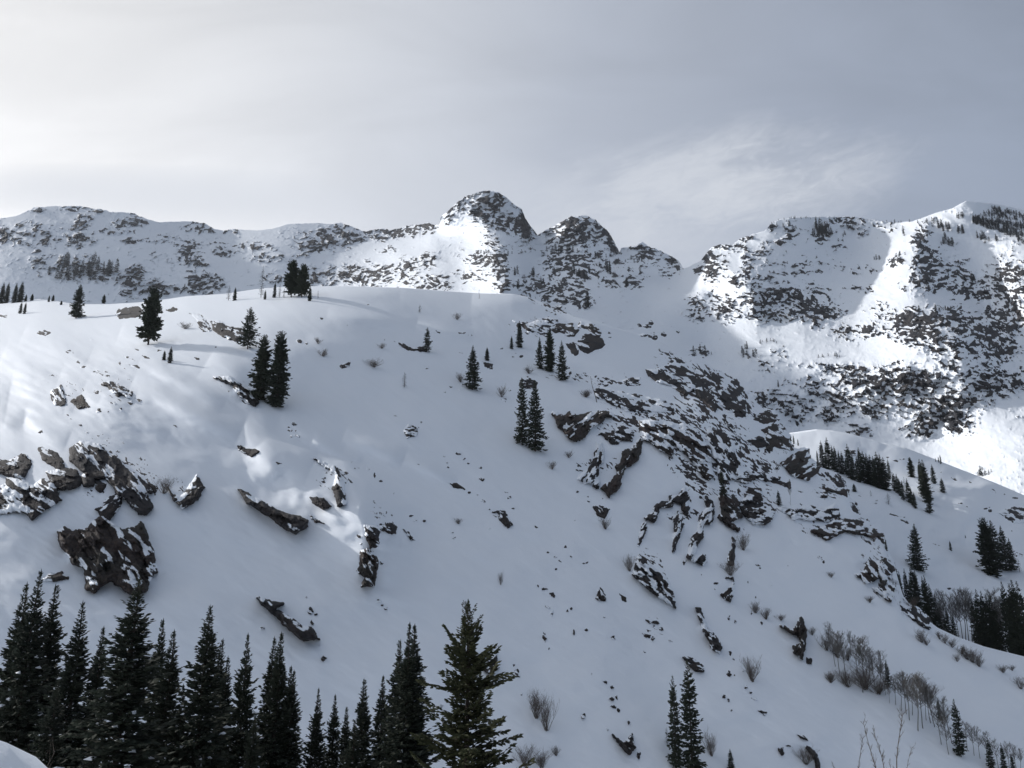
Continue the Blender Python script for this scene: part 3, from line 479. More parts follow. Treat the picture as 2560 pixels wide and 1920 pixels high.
 ('reddish ledge and block on the hill edge over the bare twig tree', 'g', [(420,560),(530,570),(640,590),(635,650),(560,620),(470,600),(460,660),(370,650),(420,610)], .15, 20, dict(warm=True)),
 ('short steep rock strip on the hill edge above the overhanging ledge', 'g', [(660,700),(710,720),(735,800),(690,780)], .2, 60, {}),
 ('small flat ledges left of the reddish block', 'g', [(155,580),(240,590),(270,610),(220,612)], .2, 10, dict(thick=.6)),
 ('lichen spotted crag with snow pockets on the lower hill edge', 'f', [(140,850),(200,830),(250,740),(330,740),(440,690),(470,740),(490,820),(420,860),(400,960),(500,960),(460,1100),(430,1080),(290,970),(370,980),(360,880),(240,930),(200,900)], .42, 50, dict(warm=True)),
 ('last small crag at the lower end of the hill edge', 'f', [(550,1120),(640,1140),(720,1180),(810,1270),(815,1340),(800,1360),(660,1250),(570,1180)], .35, 40, {}),
 ('upright brown spire with a curled left arm on the open right slope', 'G', [(480,978),(540,1003),(562,970),(578,940),(600,1000),(598,1080),(582,1138),(545,1105),(542,1078),(575,1062),(565,1025),(515,1010)], .04, 70, dict(warm=True, thick=1.3)),
 ('squat dark stone just below the brown spire', 'G', [(603,1133),(628,1138),(628,1165),(602,1162)], .05, 30, {}),
 ('long thin line of rock running down the slope left of the brown spire', 'G', [(70,890),(100,900),(130,990),(170,1030),(205,1090),(190,1115),(150,1080),(110,1000)], .38, 50, {}),
 ('curved dark rock cut off by the bottom edge of the snow slope', 'G', [(598,1558),(630,1570),(655,1600),(672,1680),(655,1690),(640,1620)], .03, 55, {}),
 ('flat dark rock high in the shaded dip at the bottom right', 'G', [(558,1498),(595,1505),(615,1530),(570,1518)], .05, 30, {}),
 ('small tilted rock left of the curved one at the bottom edge', 'G', [(460,1563),(490,1560),(497,1600),(480,1608)], .05, 60, {}),
 ('snow topped rock beside the tip of the twin firs, low right of centre', 'G', [(15,1130),(60,1138),(112,1170),(110,1200),(60,1185)], .2, 30, {}),
 ('long dark rock behind the broad pine on the upper left', 'A', [(735,860),(760,820),(880,805),(930,850),(870,880),(760,882)], .08, -15, {}),
 ('dark rock right of the broad pine on the upper left', 'A', [(1060,830),(1100,812),(1140,825),(1080,850)], .1, -10, {}),
 ('snow topped rocks left of the small pine on the upper hill', 'A', [(1210,850),(1270,855),(1310,890),(1345,960),(1300,968),(1265,930),(1250,880)], .25, 30, {}),
 ('dark hollow rock shelf under the small pine on the upper hill', 'A', [(1345,905),(1420,905),(1440,930),(1560,950),(1580,1010),(1500,1025),(1420,1000),(1360,960)], .12, 20, {}),
 ('rock at the left edge of the upper hillside crest', 'A', [(-20,835),(50,845),(45,882),(-20,880)], .25, 0, {}),
 ('rock with a long wind scoop below it, upper left', 'A', [(225,978),(270,955),(320,975),(300,990),(250,985)], .1, 10, {}),
 ('lowest mossy rock of the scattered group on the left bench', 'A', [(440,1410),(520,1375),(560,1430),(572,1448),(500,1458)], .1, 10, dict(warm=True)),
 ('steep broken rock left of the mossy one on the left bench', 'A', [(325,1340),(390,1310),(405,1370),(425,1430),(350,1438),(330,1400)], .3, 50, {}),
 ('snow striped rocks right of the mossy one on the left bench', 'A', [(645,1300),(700,1285),(760,1310),(840,1360),(830,1390),(760,1380),(700,1340)], .35, 15, {}),
 ('rock rubble left of the tall tree pair', 'A', [(1365,1260),(1430,1250),(1500,1275),(1560,1310),(1650,1420),(1630,1440),(1540,1380),(1480,1310)], .45, 30, {}),
 ('pointed dark rock behind the lone small fir right of centre', 'B', [(900,1150),(975,1175),(972,1208),(930,1190)], .04, 20, {}),
 ('dark rock behind the tops of the tree pair', 'B', [(1150,1275),(1200,1262),(1260,1290),(1250,1335),(1150,1320)], .1, 15, {}),
 ('dark rock ledge at the foot of the small fir in mid slope', 'B', [(375,1040),(460,1070),(530,1060),(560,1095),(500,1090),(440,1085),(400,1070)], .12, 20, {}),
 ('shrubby dark rock alone above the sunlit drift', 'B', [(395,1600),(440,1560),(500,1580),(490,1630),(430,1645)], .28, 0, {}),
 ('grey green rock at the far left of the middle slope', 'B', [(-5,1185),(70,1155),(60,1192),(10,1200)], .15, -10, {}),
 ('snowy rubble bank on the far valley side at the right edge', 'g', [(2000,790),(2100,740),(2260,740),(2300,860),(2130,880),(2060,850)], .5, 15, dict(surf='V', thick=1.5)),
 ('dark wedge of rock on the far valley side under the sunlit crest', 'g', [(1568,483),(1640,500),(1690,528),(1600,508)], .05, 20, dict(surf='V')),
 ('thin rock step on the valley side above the leaning fir', 'g', [(1020,803),(1150,828),(1150,840),(1080,826)], .2, 12, dict(surf='V', thick=.8)),
 ('lower thin rock step touching the top of the leaning fir', 'g', [(1105,848),(1160,862),(1188,888),(1150,885)], .05, 20, dict(surf='V', thick=.8)),
 ('snow roofed rocks behind the dark fir wood', 'g', [(600,225),(700,240),(760,275),(700,290),(640,255)], .4, 10, dict(surf='V')),
 ('low round stone in the snow above the lower fir grove', 'g', [(1518,1460),(1560,1458),(1568,1475),(1535,1480)], .3, 0, dict(surf='V', thick=.7)),
 ('line of small rocks lying flat on the valley side', 'g', [(1395,1065),(1440,1070),(1500,1085),(1495,1095),(1430,1082)], .4, 12, dict(surf='V', thick=.6)),
]:
    lab, tile, poly, snow, ang, kw = spec
    outcrop(lab, tile, poly, snow, ang, **kw)
# small single stones, listed strip by strip: tile, [x, y, w, h ...]
ORD = ['uppermost', 'second', 'third', 'fourth', 'fifth', 'sixth', 'seventh', 'eighth', 'ninth', 'tenth', 'eleventh', 'twelfth', 'thirteenth', 'fourteenth', 'fifteenth', 'sixteenth', 'seventeenth', 'eighteenth', 'nineteenth', 'twentieth']
STONES = [
 ('above the shrubby dark rock in mid slope', 'H', 'B', [(350,1500,30,8),(365,1508,14,6),(520,1545,10,8)]),
 ('down the middle slope below the sunlit drift', 'H', 'E', [(500,175,24,12),(512,200,20,14),(512,222,24,14),(548,252,18,12),(565,158,22,14),(590,185,16,10),(612,208,28,16),(665,228,26,16),(672,283,30,18),(618,345,14,8),(650,355,24,10),(682,385,22,12),(375,212,20,8)]),
 ('in the broken line left of the stacked rock pair', 'H', 'E', [(708,425,20,10),(735,440,22,12),(738,460,18,10),(712,518,14,12),(795,345,22,12),(808,370,26,10),(825,420,14,8)]),
 ('left of centre on the open slope', 'H', 'E', [(135,235,30,18),(165,265,16,30),(195,292,26,18),(257,348,16,12),(340,458,26,14),(360,478,34,16),(402,480,10,10),(530,540,22,14),(543,560,14,18),(197,680,18,18),(90,555,34,26),(100,590,28,22),(210,445,30,14)]),
 ('in the scatter right of the small lone shoot', 'H', 'E', [(945,790,26,20),(975,805,30,18),(1013,833,28,20),(985,889,38,12),(1008,922,26,40),(990,630,20,10),(1028,655,20,12),(1050,675,18,8),(1076,605,16,12),(1105,652,26,14),(1168,680,30,20),(1028,712,20,20),(1085,912,12,18),(1102,900,8,12),(935,512,22,16)]),
 ('down the slope under the craggy rock', 'H', 'E', [(1172,1000,34,30),(1115,1010,10,38),(1262,938,16,12),(1300,1040,28,22),(1450,1105,16,16),(975,1035,22,44),(996,1090,10,12),(1200,1210,8,8)]),
 ('beside the long thin line of rock at lower centre', 'H', 'E', [(1465,1030,40,36),(1490,1045,24,28),(1470,960,50,12),(1495,965,60,10),(1530,995,30,12),(1580,1055,50,10),(1620,1090,30,8)]),
 ('in the chain left of the twin firs', 'H', 'E', [(1268,1252,30,20),(1300,1275,24,26),(1318,1320,18,40),(1295,1330,26,28),(1305,1368,30,20),(1328,1385,28,26),(1375,1440,14,34),(1270,1472,24,20),(1425,1600,16,50),(1160,1412,16,34)]),
 ('right of the big green fir crown', 'H', 'E', [(832,1165,14,22),(842,1200,20,34),(852,1220,24,10),(865,1303,20,28),(745,1110,20,14)]),
 ('on the slope under the reddish rock', 'H', 'E', [(183,862,22,26),(202,882,16,14),(220,900,18,16)]),
 ('right of the long rock fin above the firs', 'H', 'D', [(1483,908,32,30),(1508,928,16,12),(1250,990,38,18),(1485,965,24,26),(1510,1040,28,20),(1525,1075,12,10),(1545,1135,26,34),(1460,845,12,12)]),
 ('above the sunlit snow knoll', 'H', 'D', [(1400,15,20,12),(1378,35,20,10),(1412,50,20,10),(1390,72,26,18),(1422,76,22,16),(195,55,30,12),(835,28,26,10)]),
 ('in the thin string left of the long drift', 'H', 'A', [(430,1500,30,14),(455,1525,26,14),(515,1565,24,16),(555,1612,14,10),(260,1605,36,20)]),
 ('scattered on the left bench', 'H', 'A', [(330,1245,60,18),(480,1160,50,14),(535,1190,50,14),(440,1098,50,10),(615,1355,50,28),(725,1425,50,30),(770,1460,24,34),(630,1468,40,30),(688,1480,24,28),(835,1420,34,22),(888,1408,38,24),(620,1225,60,12),(680,1250,60,10),(590,1020,40,18)]),
 ('below the broad pine on the upper left', 'H', 'A', [(870,1080,30,10),(812,1130,38,18),(825,1178,70,14),(870,1190,60,12),(900,1215,50,16),(1258,1140,36,20),(1020,1090,40,30),(1380,1065,20,10),(930,1130,40,10)]),
 ('right of the tall tree pair on the upper hill', 'H', 'A', [(1910,1035,44,40),(1955,1038,18,22),(1830,1025,50,12),(2050,885,50,14),(2085,888,22,10),(2025,880,20,16),(1700,785,12,8),(2185,1185,40,26),(1880,1555,30,26),(1855,1600,36,16),(1900,1632,40,22),(1860,1636,26,20)]),
 ('around the small fir in mid slope', 'H', 'B', [(175,793,40,10),(45,925,14,8),(290,1020,30,12),(350,1030,30,14),(540,1185,40,12),(548,1200,24,12),(670,1350,24,18),(708,1320,26,12),(765,1335,20,22),(1045,1400,44,30),(1085,1345,26,20),(785,1105,40,8),(1025,1205,10,20)]),
 ('along the fold above the tree trio', 'H', 'B', [(780,973,50,10),(830,990,50,10),(620,965,50,8),(1020,1070,50,14),(1040,1085,30,8),(1110,1128,40,16),(1130,1105,50,10),(1160,1125,30,10),(1075,930,14,8),(1380,820,60,10),(1350,845,40,12),(1400,845,30,10)]),
 ('right of the wavy rock band', 'H', 'a', [(800,395,90,40),(785,460,70,20),(1215,295,40,14),(1370,260,30,22),(1300,305,120,12),(1380,435,60,26),(1415,465,40,22),(1280,430,80,12),(1545,420,30,10),(1740,378,20,12),(920,390,26,8)]),
 ('between the dead snag and the lens shaped rock', 'H', 'a', [(255,955,30,50),(365,975,70,40),(440,955,60,20),(600,1005,50,30),(640,1030,40,40),(675,1105,60,24),(695,1072,34,18),(790,1105,50,12),(990,965,50,36),(1015,1005,36,18),(820,1050,100,14),(740,1130,80,14)]),
 ('in the snow under the wide cliff band', 'H', 'c', [(1490,790,14,60),(1530,840,16,40),(1570,890,60,16),(1740,770,60,26),(1800,810,60,26),(1830,900,70,26),(1860,960,60,30),(1900,1010,60,30)]),
 ('beside the heart shaped rock', 'H', 'c', [(240,1160,50,40),(385,1225,40,24),(390,1290,40,30),(590,1250,20,30),(560,1210,12,10),(205,1550,20,14),(300,45,14,18)]),
 ('on the open right slope under the wide buttress', 'H', 'd', [(1075,1290,70,34),(1110,1330,50,26),(1270,1560,20,50),(940,1530,14,40),(1490,1298,30,12),(1960,1210,40,60),(1925,1180,30,40),(1990,1245,30,40),(480,1620,36,36),(500,1540,60,30),(295,1420,20,22),(885,785,24,40),(60,1240,36,110)]),
 ('down the slope left of the bare right-hand bush', 'H', 'G', [(235,1213,22,30),(260,1217,10,12),(300,1195,16,20),(315,1275,24,20),(335,1300,24,24),(355,1330,22,16),(388,1390,40,16),(402,1405,16,16),(212,1320,14,24),(232,1335,12,20),(245,1383,10,22),(262,960,16,30),(232,945,14,30),(388,965,16,26),(340,915,10,34),(360,845,10,24),(240,1110,14,24),(255,1140,14,14),(512,1553,26,14)]),
 ('on the far valley side', 'V', 'g', [(760,645,50,12),(740,640,20,10),(870,700,50,14),(900,680,40,16),(1645,710,40,22),(1700,735,40,12),(1885,750,50,14),(1910,772,40,20),(1465,432,40,12),(1340,1000,34,14),(2150,1160,80,24),(2105,955,14,30),(2040,630,30,20),(1930,590,60,16),(2140,660,70,20),(1740,520,50,12),(1070,330,80,14),(1000,295,60,10),(1130,315,40,16)]),
]
def stone_label(where, k, n):
    if n == 1: return 'small dark stone ' + where
    o = 'lowest' if k == n-1 else ORD[k]
    return '%s small dark stone, counting downwards, %s' % (o, where)
for where, surf, tile, lst in STONES:
    lst = sorted(lst, key=lambda q: q[1])
    for k, (x, y, w_, h_) in enumerate(lst):
        r = random.Random(int(x*31+y)); n = r.randint(6, 8); a0 = r.uniform(-.35, .5)
        if h_ > w_*1.2: a0 = 0
        poly = []
        for i in range(n):
            a = 2*math.pi*i/n+r.uniform(-.3, .3); q = r.uniform(.45, 1.35)
            ex, ey = math.cos(a)*w_/2*q*.95, math.sin(a)*h_/2*q*.85
            poly.append((x+ex*math.cos(a0)-ey*math.sin(a0), y+ex*math.sin(a0)+ey*math.cos(a0)))
        outcrop(stone_label(where, k, len(lst)), tile, poly, .28, 25, surf=surf, name='stone', group='stones scattered over the snow slopes', thick=.8)
# ------------------------------------------------------------------ trees
def spindles(P, D, L, W, Wz=None):
    """many small needle tufts: each a leaf-sized three-sided spindle from P along D"""
    n = len(P); D = D/np.linalg.norm(D, axis=1)[:, None]
    up = np.tile([0, 0, 1.], (n, 1)); S = np.cross(D, up); S /= np.linalg.norm(S, axis=1)[:, None]+1e-9; U = np.cross(S, D)
    Wz = W*.55 if Wz is None else Wz
    L, W, Wz = L[:, None], W[:, None], Wz[:, None]; M = P+D*L*.45
    V = np.stack([P, M+S*W, M-S*W*.5+U*Wz, M-S*W*.7-U*Wz*.8, P+D*L], 1).reshape(-1, 3)
    b = (np.arange(n)*5)[:, None]; t = np.array([[0, 1, 2], [0, 2, 3], [0, 3, 1], [4, 2, 1], [4, 3, 2], [4, 1, 3]])
    return V, (b[:, :, None]+t[None]).reshape(-1, 3)
def tubes(segs, k=4):
    """segs: list of (points Nx3, radii N) -> triangles"""
    Vs, Fs, o = [], [], 0
    for pts, rad in segs:
        pts = np.asarray(pts, float); n = len(pts); T_ = np.gradient(pts, axis=0); T_ /= np.linalg.norm(T_, axis=1)[:, None]+1e-9
        ref = np.array([1., 0, 0]) if abs(T_[0, 0]) < .8 else np.array([0, 1., 0])
        A = np.cross(T_, ref); A /= np.linalg.norm(A, axis=1)[:, None]+1e-9; B = np.cross(T_, A)
        an = np.arange(k)*2*np.pi/k
        ring = pts[:, None]+(A[:, None]*np.cos(an)[None, :, None]+B[:, None]*np.sin(an)[None, :, None])*np.asarray(rad)[:, None, None]
        Vs.append(ring.reshape(-1, 3)); i = np.arange(n*k).reshape(n, k); j = np.roll(i, -1, 1)
        a, b, c, d = i[:-1], j[:-1], j[1:], i[1:]
        Fs.append(np.concatenate([np.stack([a, b, c], -1).reshape(-1, 3), np.stack([a, c, d], -1).reshape(-1, 3)])+o); o += n*k
    return np.concatenate(Vs), np.concatenate(Fs)
def conifer(seed, rad=.16, wh=50, nb=7, tpb=9, start=.05, shape=.8, droop=.25, gap=0., trunk=.012, tw=1., snow=0., lean=0., upper=.0, clump=0., el0=-14., fat=1., ev=12.):
    """unit-height conifer; returns dict of (V,F) for trunk, crown, snow. rad = widest branch reach"""
    r = np.random.default_rng(seed); P, D, L, W, SP, SL = [], [], [], [], [], []; segs = []
    hs = np.linspace(0, 1, 14); cx = lean*hs**2+.004*np.sin(hs*7+seed)
    segs.append((np.stack([cx, hs*0, hs-.03], 1), trunk*(1-hs)**.8+.0012))
    for w_ in range(wh):
        tc_ = start+(1-start)*((w_+r.uniform(-.3, .3))/wh)
        a0 = r.uniform(0, 6.28); m = nb if tc_ < .85 else max(3, nb-2); wr = r.uniform(.8, 1.12)
        for b_ in range(m):
            if r.random() < gap: continue
            t = float(np.clip(tc_+r.uniform(-.7, .7)/wh, start, .985)); prof = (1-t)**shape*(1-.35*math.exp(-((t-start)/.12)))+upper*math.exp(-((t-.9)/.06)**2)
            a = a0+b_*6.283/m+r.uniform(-.4, .4); Lb = rad*prof*wr*r.uniform(.5, 1.2)+.006
            if clump and math.sin(a*2+t*13+seed)+math.sin(t*31+seed*3+a) > 1.25-clump: Lb *= .45
            el = math.radians(el0+(58-el0)*t**1.6+r.uniform(-ev, ev)); hx, hy = math.cos(a), math.sin(a)
            ss = np.linspace(0, 1, 5); bx = lean*t*t
            zz = t+Lb*(np.sin(el)*ss-droop*ss**2+droop*1.1*ss**3.5)
            pts = np.stack([bx+hx*ss*Lb*math.cos(el), hy*ss*Lb*math.cos(el), zz], 1)
            if Lb > .03: segs.append((pts, (trunk*.20*(1-t*.7))*(1-ss*.8)))
            k = max(4, int(tpb*(.5+Lb/rad*.9))); s = r.uniform(.08, 1., k); s[0] = .97
            pp = np.stack([np.interp(s, ss, pts[:, i]) for i in range(3)], 1)
            side = r.choice([-1, 1], k)*r.uniform(.2, 1.3, k); side[0] = 0
            off = side*Lb*.17*(1.1-s); pp[:, 0] -= hy*off; pp[:, 1] += hx*off; pp[:, 2] -= np.abs(off)*.3
            dd_ = np.stack([hx-hy*side, hy+hx*side, r.uniform(-.55, .45, k)+np.sin(el)*.6+.1], 1)
            ll = (.020+.28*Lb*(1.15-s*.75))*r.uniform(.6, 1.3, k)*tw; ll = np.minimum(ll, .050*tw)*min(1., .30+(1-t)*3.2)
            P.append(pp); D.append(dd_); L.append(ll); W.append(ll*r.uniform(.18, .34, k)*fat)
            if snow and r.random() < snow*max(0, .85-t)**.8*1.5 and Lb > .02:
                q = r.uniform(.45, 1.); c = [np.interp(q, ss, pts[:, i]) for i in range(3)]; SP.append([c[0], c[1], c[2]+.004]); SL.append((Lb*r.uniform(.10, .34)+.004, hx, hy))
    top = np.array([[cx[-1], 0, .955]]); P.append(top); D.append(np.array([[.02, 0, 1.]])); L.append(np.array([.05])); W.append(np.array([.006]))
    out = dict(crown=spindles(np.concatenate(P), np.concatenate(D), np.concatenate(L), np.concatenate(W)))
    out['trunk'] = tubes(segs)
    if SP:
        SPa = np.array(SP); l = np.array([q[0] for q in SL]); d = np.array([[q[1], q[2], -.1] for q in SL])
        out['snow'] = spindles(SPa-d*l[:, None]*.5, d, l, l*r.uniform(.28, .5, len(l)), l*.22)
    return out
def tm(name, vf, mat): return mesh_np(name, vf[0], vf[1], [mat], smooth=False)
def proto(kind, seed, need, **kw):
    c = conifer(seed, **kw); d = dict(trunk=tm('trunk', c['trunk'], M_BARK), crown=tm('crown', c['crown'], need))
    if 'snow' in c: d['snow'] = tm('snow_clumps', c['snow'], M_SNOW)
    return d
def far_proto(seed, **kw):
    c = conifer(seed, **kw); (v1, f1), (v2, f2) = c['crown'], c['trunk']
    return mesh_np('conifer', np.concatenate([v1, v2]), np.concatenate([f1, f2+len(v1)]), [M_NEEDF, M_BARK], np.r_[np.zeros(len(f1)), np.ones(len(f2))], smooth=False)
PROTO = {}
# near firs: dense, snow caught on the lower boughs
for i, (rd, sh, cl) in enumerate([(.145, .95, .25), (.165, 1.0, .35), (.13, .9, .3), (.20, .95, .4), (.19, .85, .5)]):
    PROTO['near%d' % i] = proto('near', 11+i, M_NEED, rad=rd, wh=84, nb=8, tpb=19, start=.03, shape=sh, droop=.35, trunk=.010, snow=.32, clump=cl, tw=.70, gap=.12, fat=1.15, ev=18.)
PROTO['bigfir'] = proto('bigfir', 41, M_NEEDG, rad=.36, wh=46, nb=6, tpb=85, start=.02, shape=.75, droop=.10, gap=.20, trunk=.017, snow=.04, clump=.8, tw=.55, el0=2., fat=1.1, ev=24.)
for i, (rd, sh, st_, gp, cl, up) in enumerate([(.19, .85, .04, .05, .2, 0), (.16, .72, .06, .1, .3, 0), (.23, .65, .10, .12, .5, .12), (.13, .75, .02, .05, .0, 0), (.20, .42, .12, .12, .55, .3)]):
    PROTO['mid%d' % i] = proto('mid', 21+i, M_NEED, rad=rd, wh=38, nb=7, tpb=11, start=st_, shape=sh, droop=.28, gap=gp, trunk=.013, clump=cl, upper=up, tw=1.1, fat=1.25)
PROTO['column'] = proto('column', 37, M_NEED, rad=.17, wh=46, nb=8, tpb=15, start=.03, shape=.42, droop=.25, trunk=.014, clump=.55, tw=1.1, fat=1.3)
PROTO['clump'] = proto('clump', 38, M_NEED, rad=.28, wh=40, nb=9, tpb=18, start=.16, shape=.35, droop=.15, trunk=.02, clump=.7, tw=1.4, fat=1.4)
PROTO['sparse'] = proto('sparse', 35, M_NEEDF, rad=.12, wh=26, nb=4, tpb=4, start=.12, shape=.5, droop=.2, gap=.35, trunk=.011)
PROTO['leaning'] = proto('leaning', 36, M_NEED, rad=.26, wh=44, nb=8, tpb=14, fat=1.2, start=.02, shape=.85, droop=.15, trunk=.013, lean=-.30, clump=.2)
FAR = [far_proto(51+i, rad=rd, wh=14, nb=6, tpb=5, start=.04, shape=sh, droop=.25, trunk=.014, tw=1.8, fat=1.3) for i, (rd, sh) in enumerate([(.17, .7), (.13, .6), (.20, .85), (.11, .6)])]
SURF['M'] = mountainY
NCON = [0]
def place(surf, bx, by, ty, kind, wf, label, cat='tree', name=None, group='conifers on the slopes', rot=None, Y=None):
    """stand a tree on the terrain under photograph pixel (bx,by), tall enough to reach row ty"""
    if Y is None: Y = float(SURF[surf](np.array([bx]), np.array([by]))[0])
    dx, dz = ray(bx, by); _, dt = ray(bx, ty); h = float((dt-dz)*Y); z = CAMZ+float(dz)*Y
    if surf == 'near': z0 = float(nearz(float(dx)*Y, Y))-.2; h = CAMZ+float(dt)*Y-z0; z = z0
    r = random.Random(int(bx*17+ty*5)); ang = r.uniform(0, 6.28) if rot is None else rot
    if kind == 'far':
        me = FAR[r.randrange(4)]; o = link(name or 'conifer', me)
        o.location = (float(dx)*Y, Y, z-.02*h); o.scale = (h*wf, h*wf, h); o.rotation_euler = (0, 0, ang)
    else:
        o = link(name or 'conifer', None); o.location = (float(dx)*Y, Y, z-.01*h); o.scale = (h*wf, h*wf, h); o.rotation_euler = (0, 0, ang)
        for part, me in PROTO[kind].items():
            link({'snow': 'snow_clumps'}.get(part, part), me, parent=o)
    o['label'] = label; o['category'] = cat
    if group: o['group'] = group
    NCON[0] += 1
    return o
def tree(surf, tile, x, yb, yt, kind, wf, label, **kw):
    bx, by = T(tile, x, yb); _, ty = T(tile, x, yt); return place(surf, bx, by, ty, kind, wf, label, **kw)
# near firs along the bottom: tile, x of tip, tip row, distance, prototype, width
NEAR = [('D', 0, 760, 62, 'near0', 1.), ('D', 62, 698, 60, 'near1', 1.), ('D', 155, 768, 64, 'near2', 1.15), ('D', 297, 848, 58, 'near1', 1.15), ('D', 415, 972, 64, 'near0', 1.), ('D', 560, 735, 46, 'near3', 1.35), ('D', 705, 935, 60, 'near2', 1.), ('D', 765, 988, 55, 'near0', 1.2), ('D', 937, 868, 50, 'near4', 1.05), ('D', 1010, 1032, 60, 'near2', 1.), ('D', 1047, 1115, 56, 'near0', 1.), ('D', 1135, 1005, 54, 'near1', .95), ('D', 1268, 1022, 58, 'near0', 1.0), ('D', 1300, 1000, 57, 'near2', 1.1), ('D', 1358, 1162, 60, 'near2', 1.), ('D', 1374, 1182, 58, 'near0', 1.1), ('D', 1500, 1268, 60, 'near1', 1.), ('D', 1583, 1300, 62, 'near0', 1.), ('E', 20, 1358, 66, 'near2', 1.1), ('E', 100, 1222, 58, 'near0', 1.2), ('E', 190, 1208, 60, 'near0', 1.1), ('E', 265, 1035, 54, 'near2', 1.1), ('E', 312, 953, 50, 'near1', 1.15), ('E', 338, 962, 51, 'near0', 1.2), ('D', 225, 1230, 52, 'near3', 1.0), ('D', 840, 1250, 50, 'near1', 1.1), ('D', 1200, 1390, 50, 'near4', .9), ('E', 60, 1420, 52, 'near3', 1.)]
NL = ['tall narrow fir cut by the left edge at the bottom', 'slender dark fir second from the left edge at the bottom', 'narrow snow flecked fir third from the left edge', 'dark pointed fir left of the lone low one in the front row', 'short thin fir directly left of the broadest front fir', 'broadest and tallest dark fir in front of the reddish cliff', 'thin fir directly right of the broadest front fir', 'snow flecked fir second to the right of the broadest front fir', 'large full fir with a tufted tip in the middle of the front row', 'narrow tip rising just right of the large full fir', 'lower spiky tip second to the right of the large full fir', 'column shaped fir left of the double tipped firs', 'left one of the close double tipped firs', 'right one of the close double tipped firs', 'left tip of the small pair right of the double tipped firs', 'right tip of the small pair right of the double tipped firs', 'small spire fir alone in the gap, left one of two', 'small spire fir alone in the gap, right one of two', 'shortest spire before the pair of grey pointed firs', 'pointed fir left of the tall ragged fir group', 'very thin pointed fir touching the tall ragged fir group', 'grey thin left tip of the tall ragged fir group', 'highest tip of the tall ragged fir group beside the big green fir', 'right tip of the tall ragged fir group beside the big green fir', 'low snow laden fir in front at the left corner', 'low snow laden fir in front of the large full fir', 'low bushy fir at the bottom edge below the double tipped firs', 'low bushy fir at the bottom edge left of the big green fir']
for (tl, x, yt, Yd, kd, wf), lb in zip(NEAR, NL):
    px_, py_ = T(tl, x, yt); place('near', px_, 1900, py_, kd, wf, lb, Y=Yd, group='firs in the foreground', name='fir')
px_, py_ = T('E', 602, 843); place('near', px_, 1900, py_, 'bigfir', 1., 'big green open branched fir with a visible trunk, nearest tree', Y=44, group='firs in the foreground', name='fir', rot=1.1)
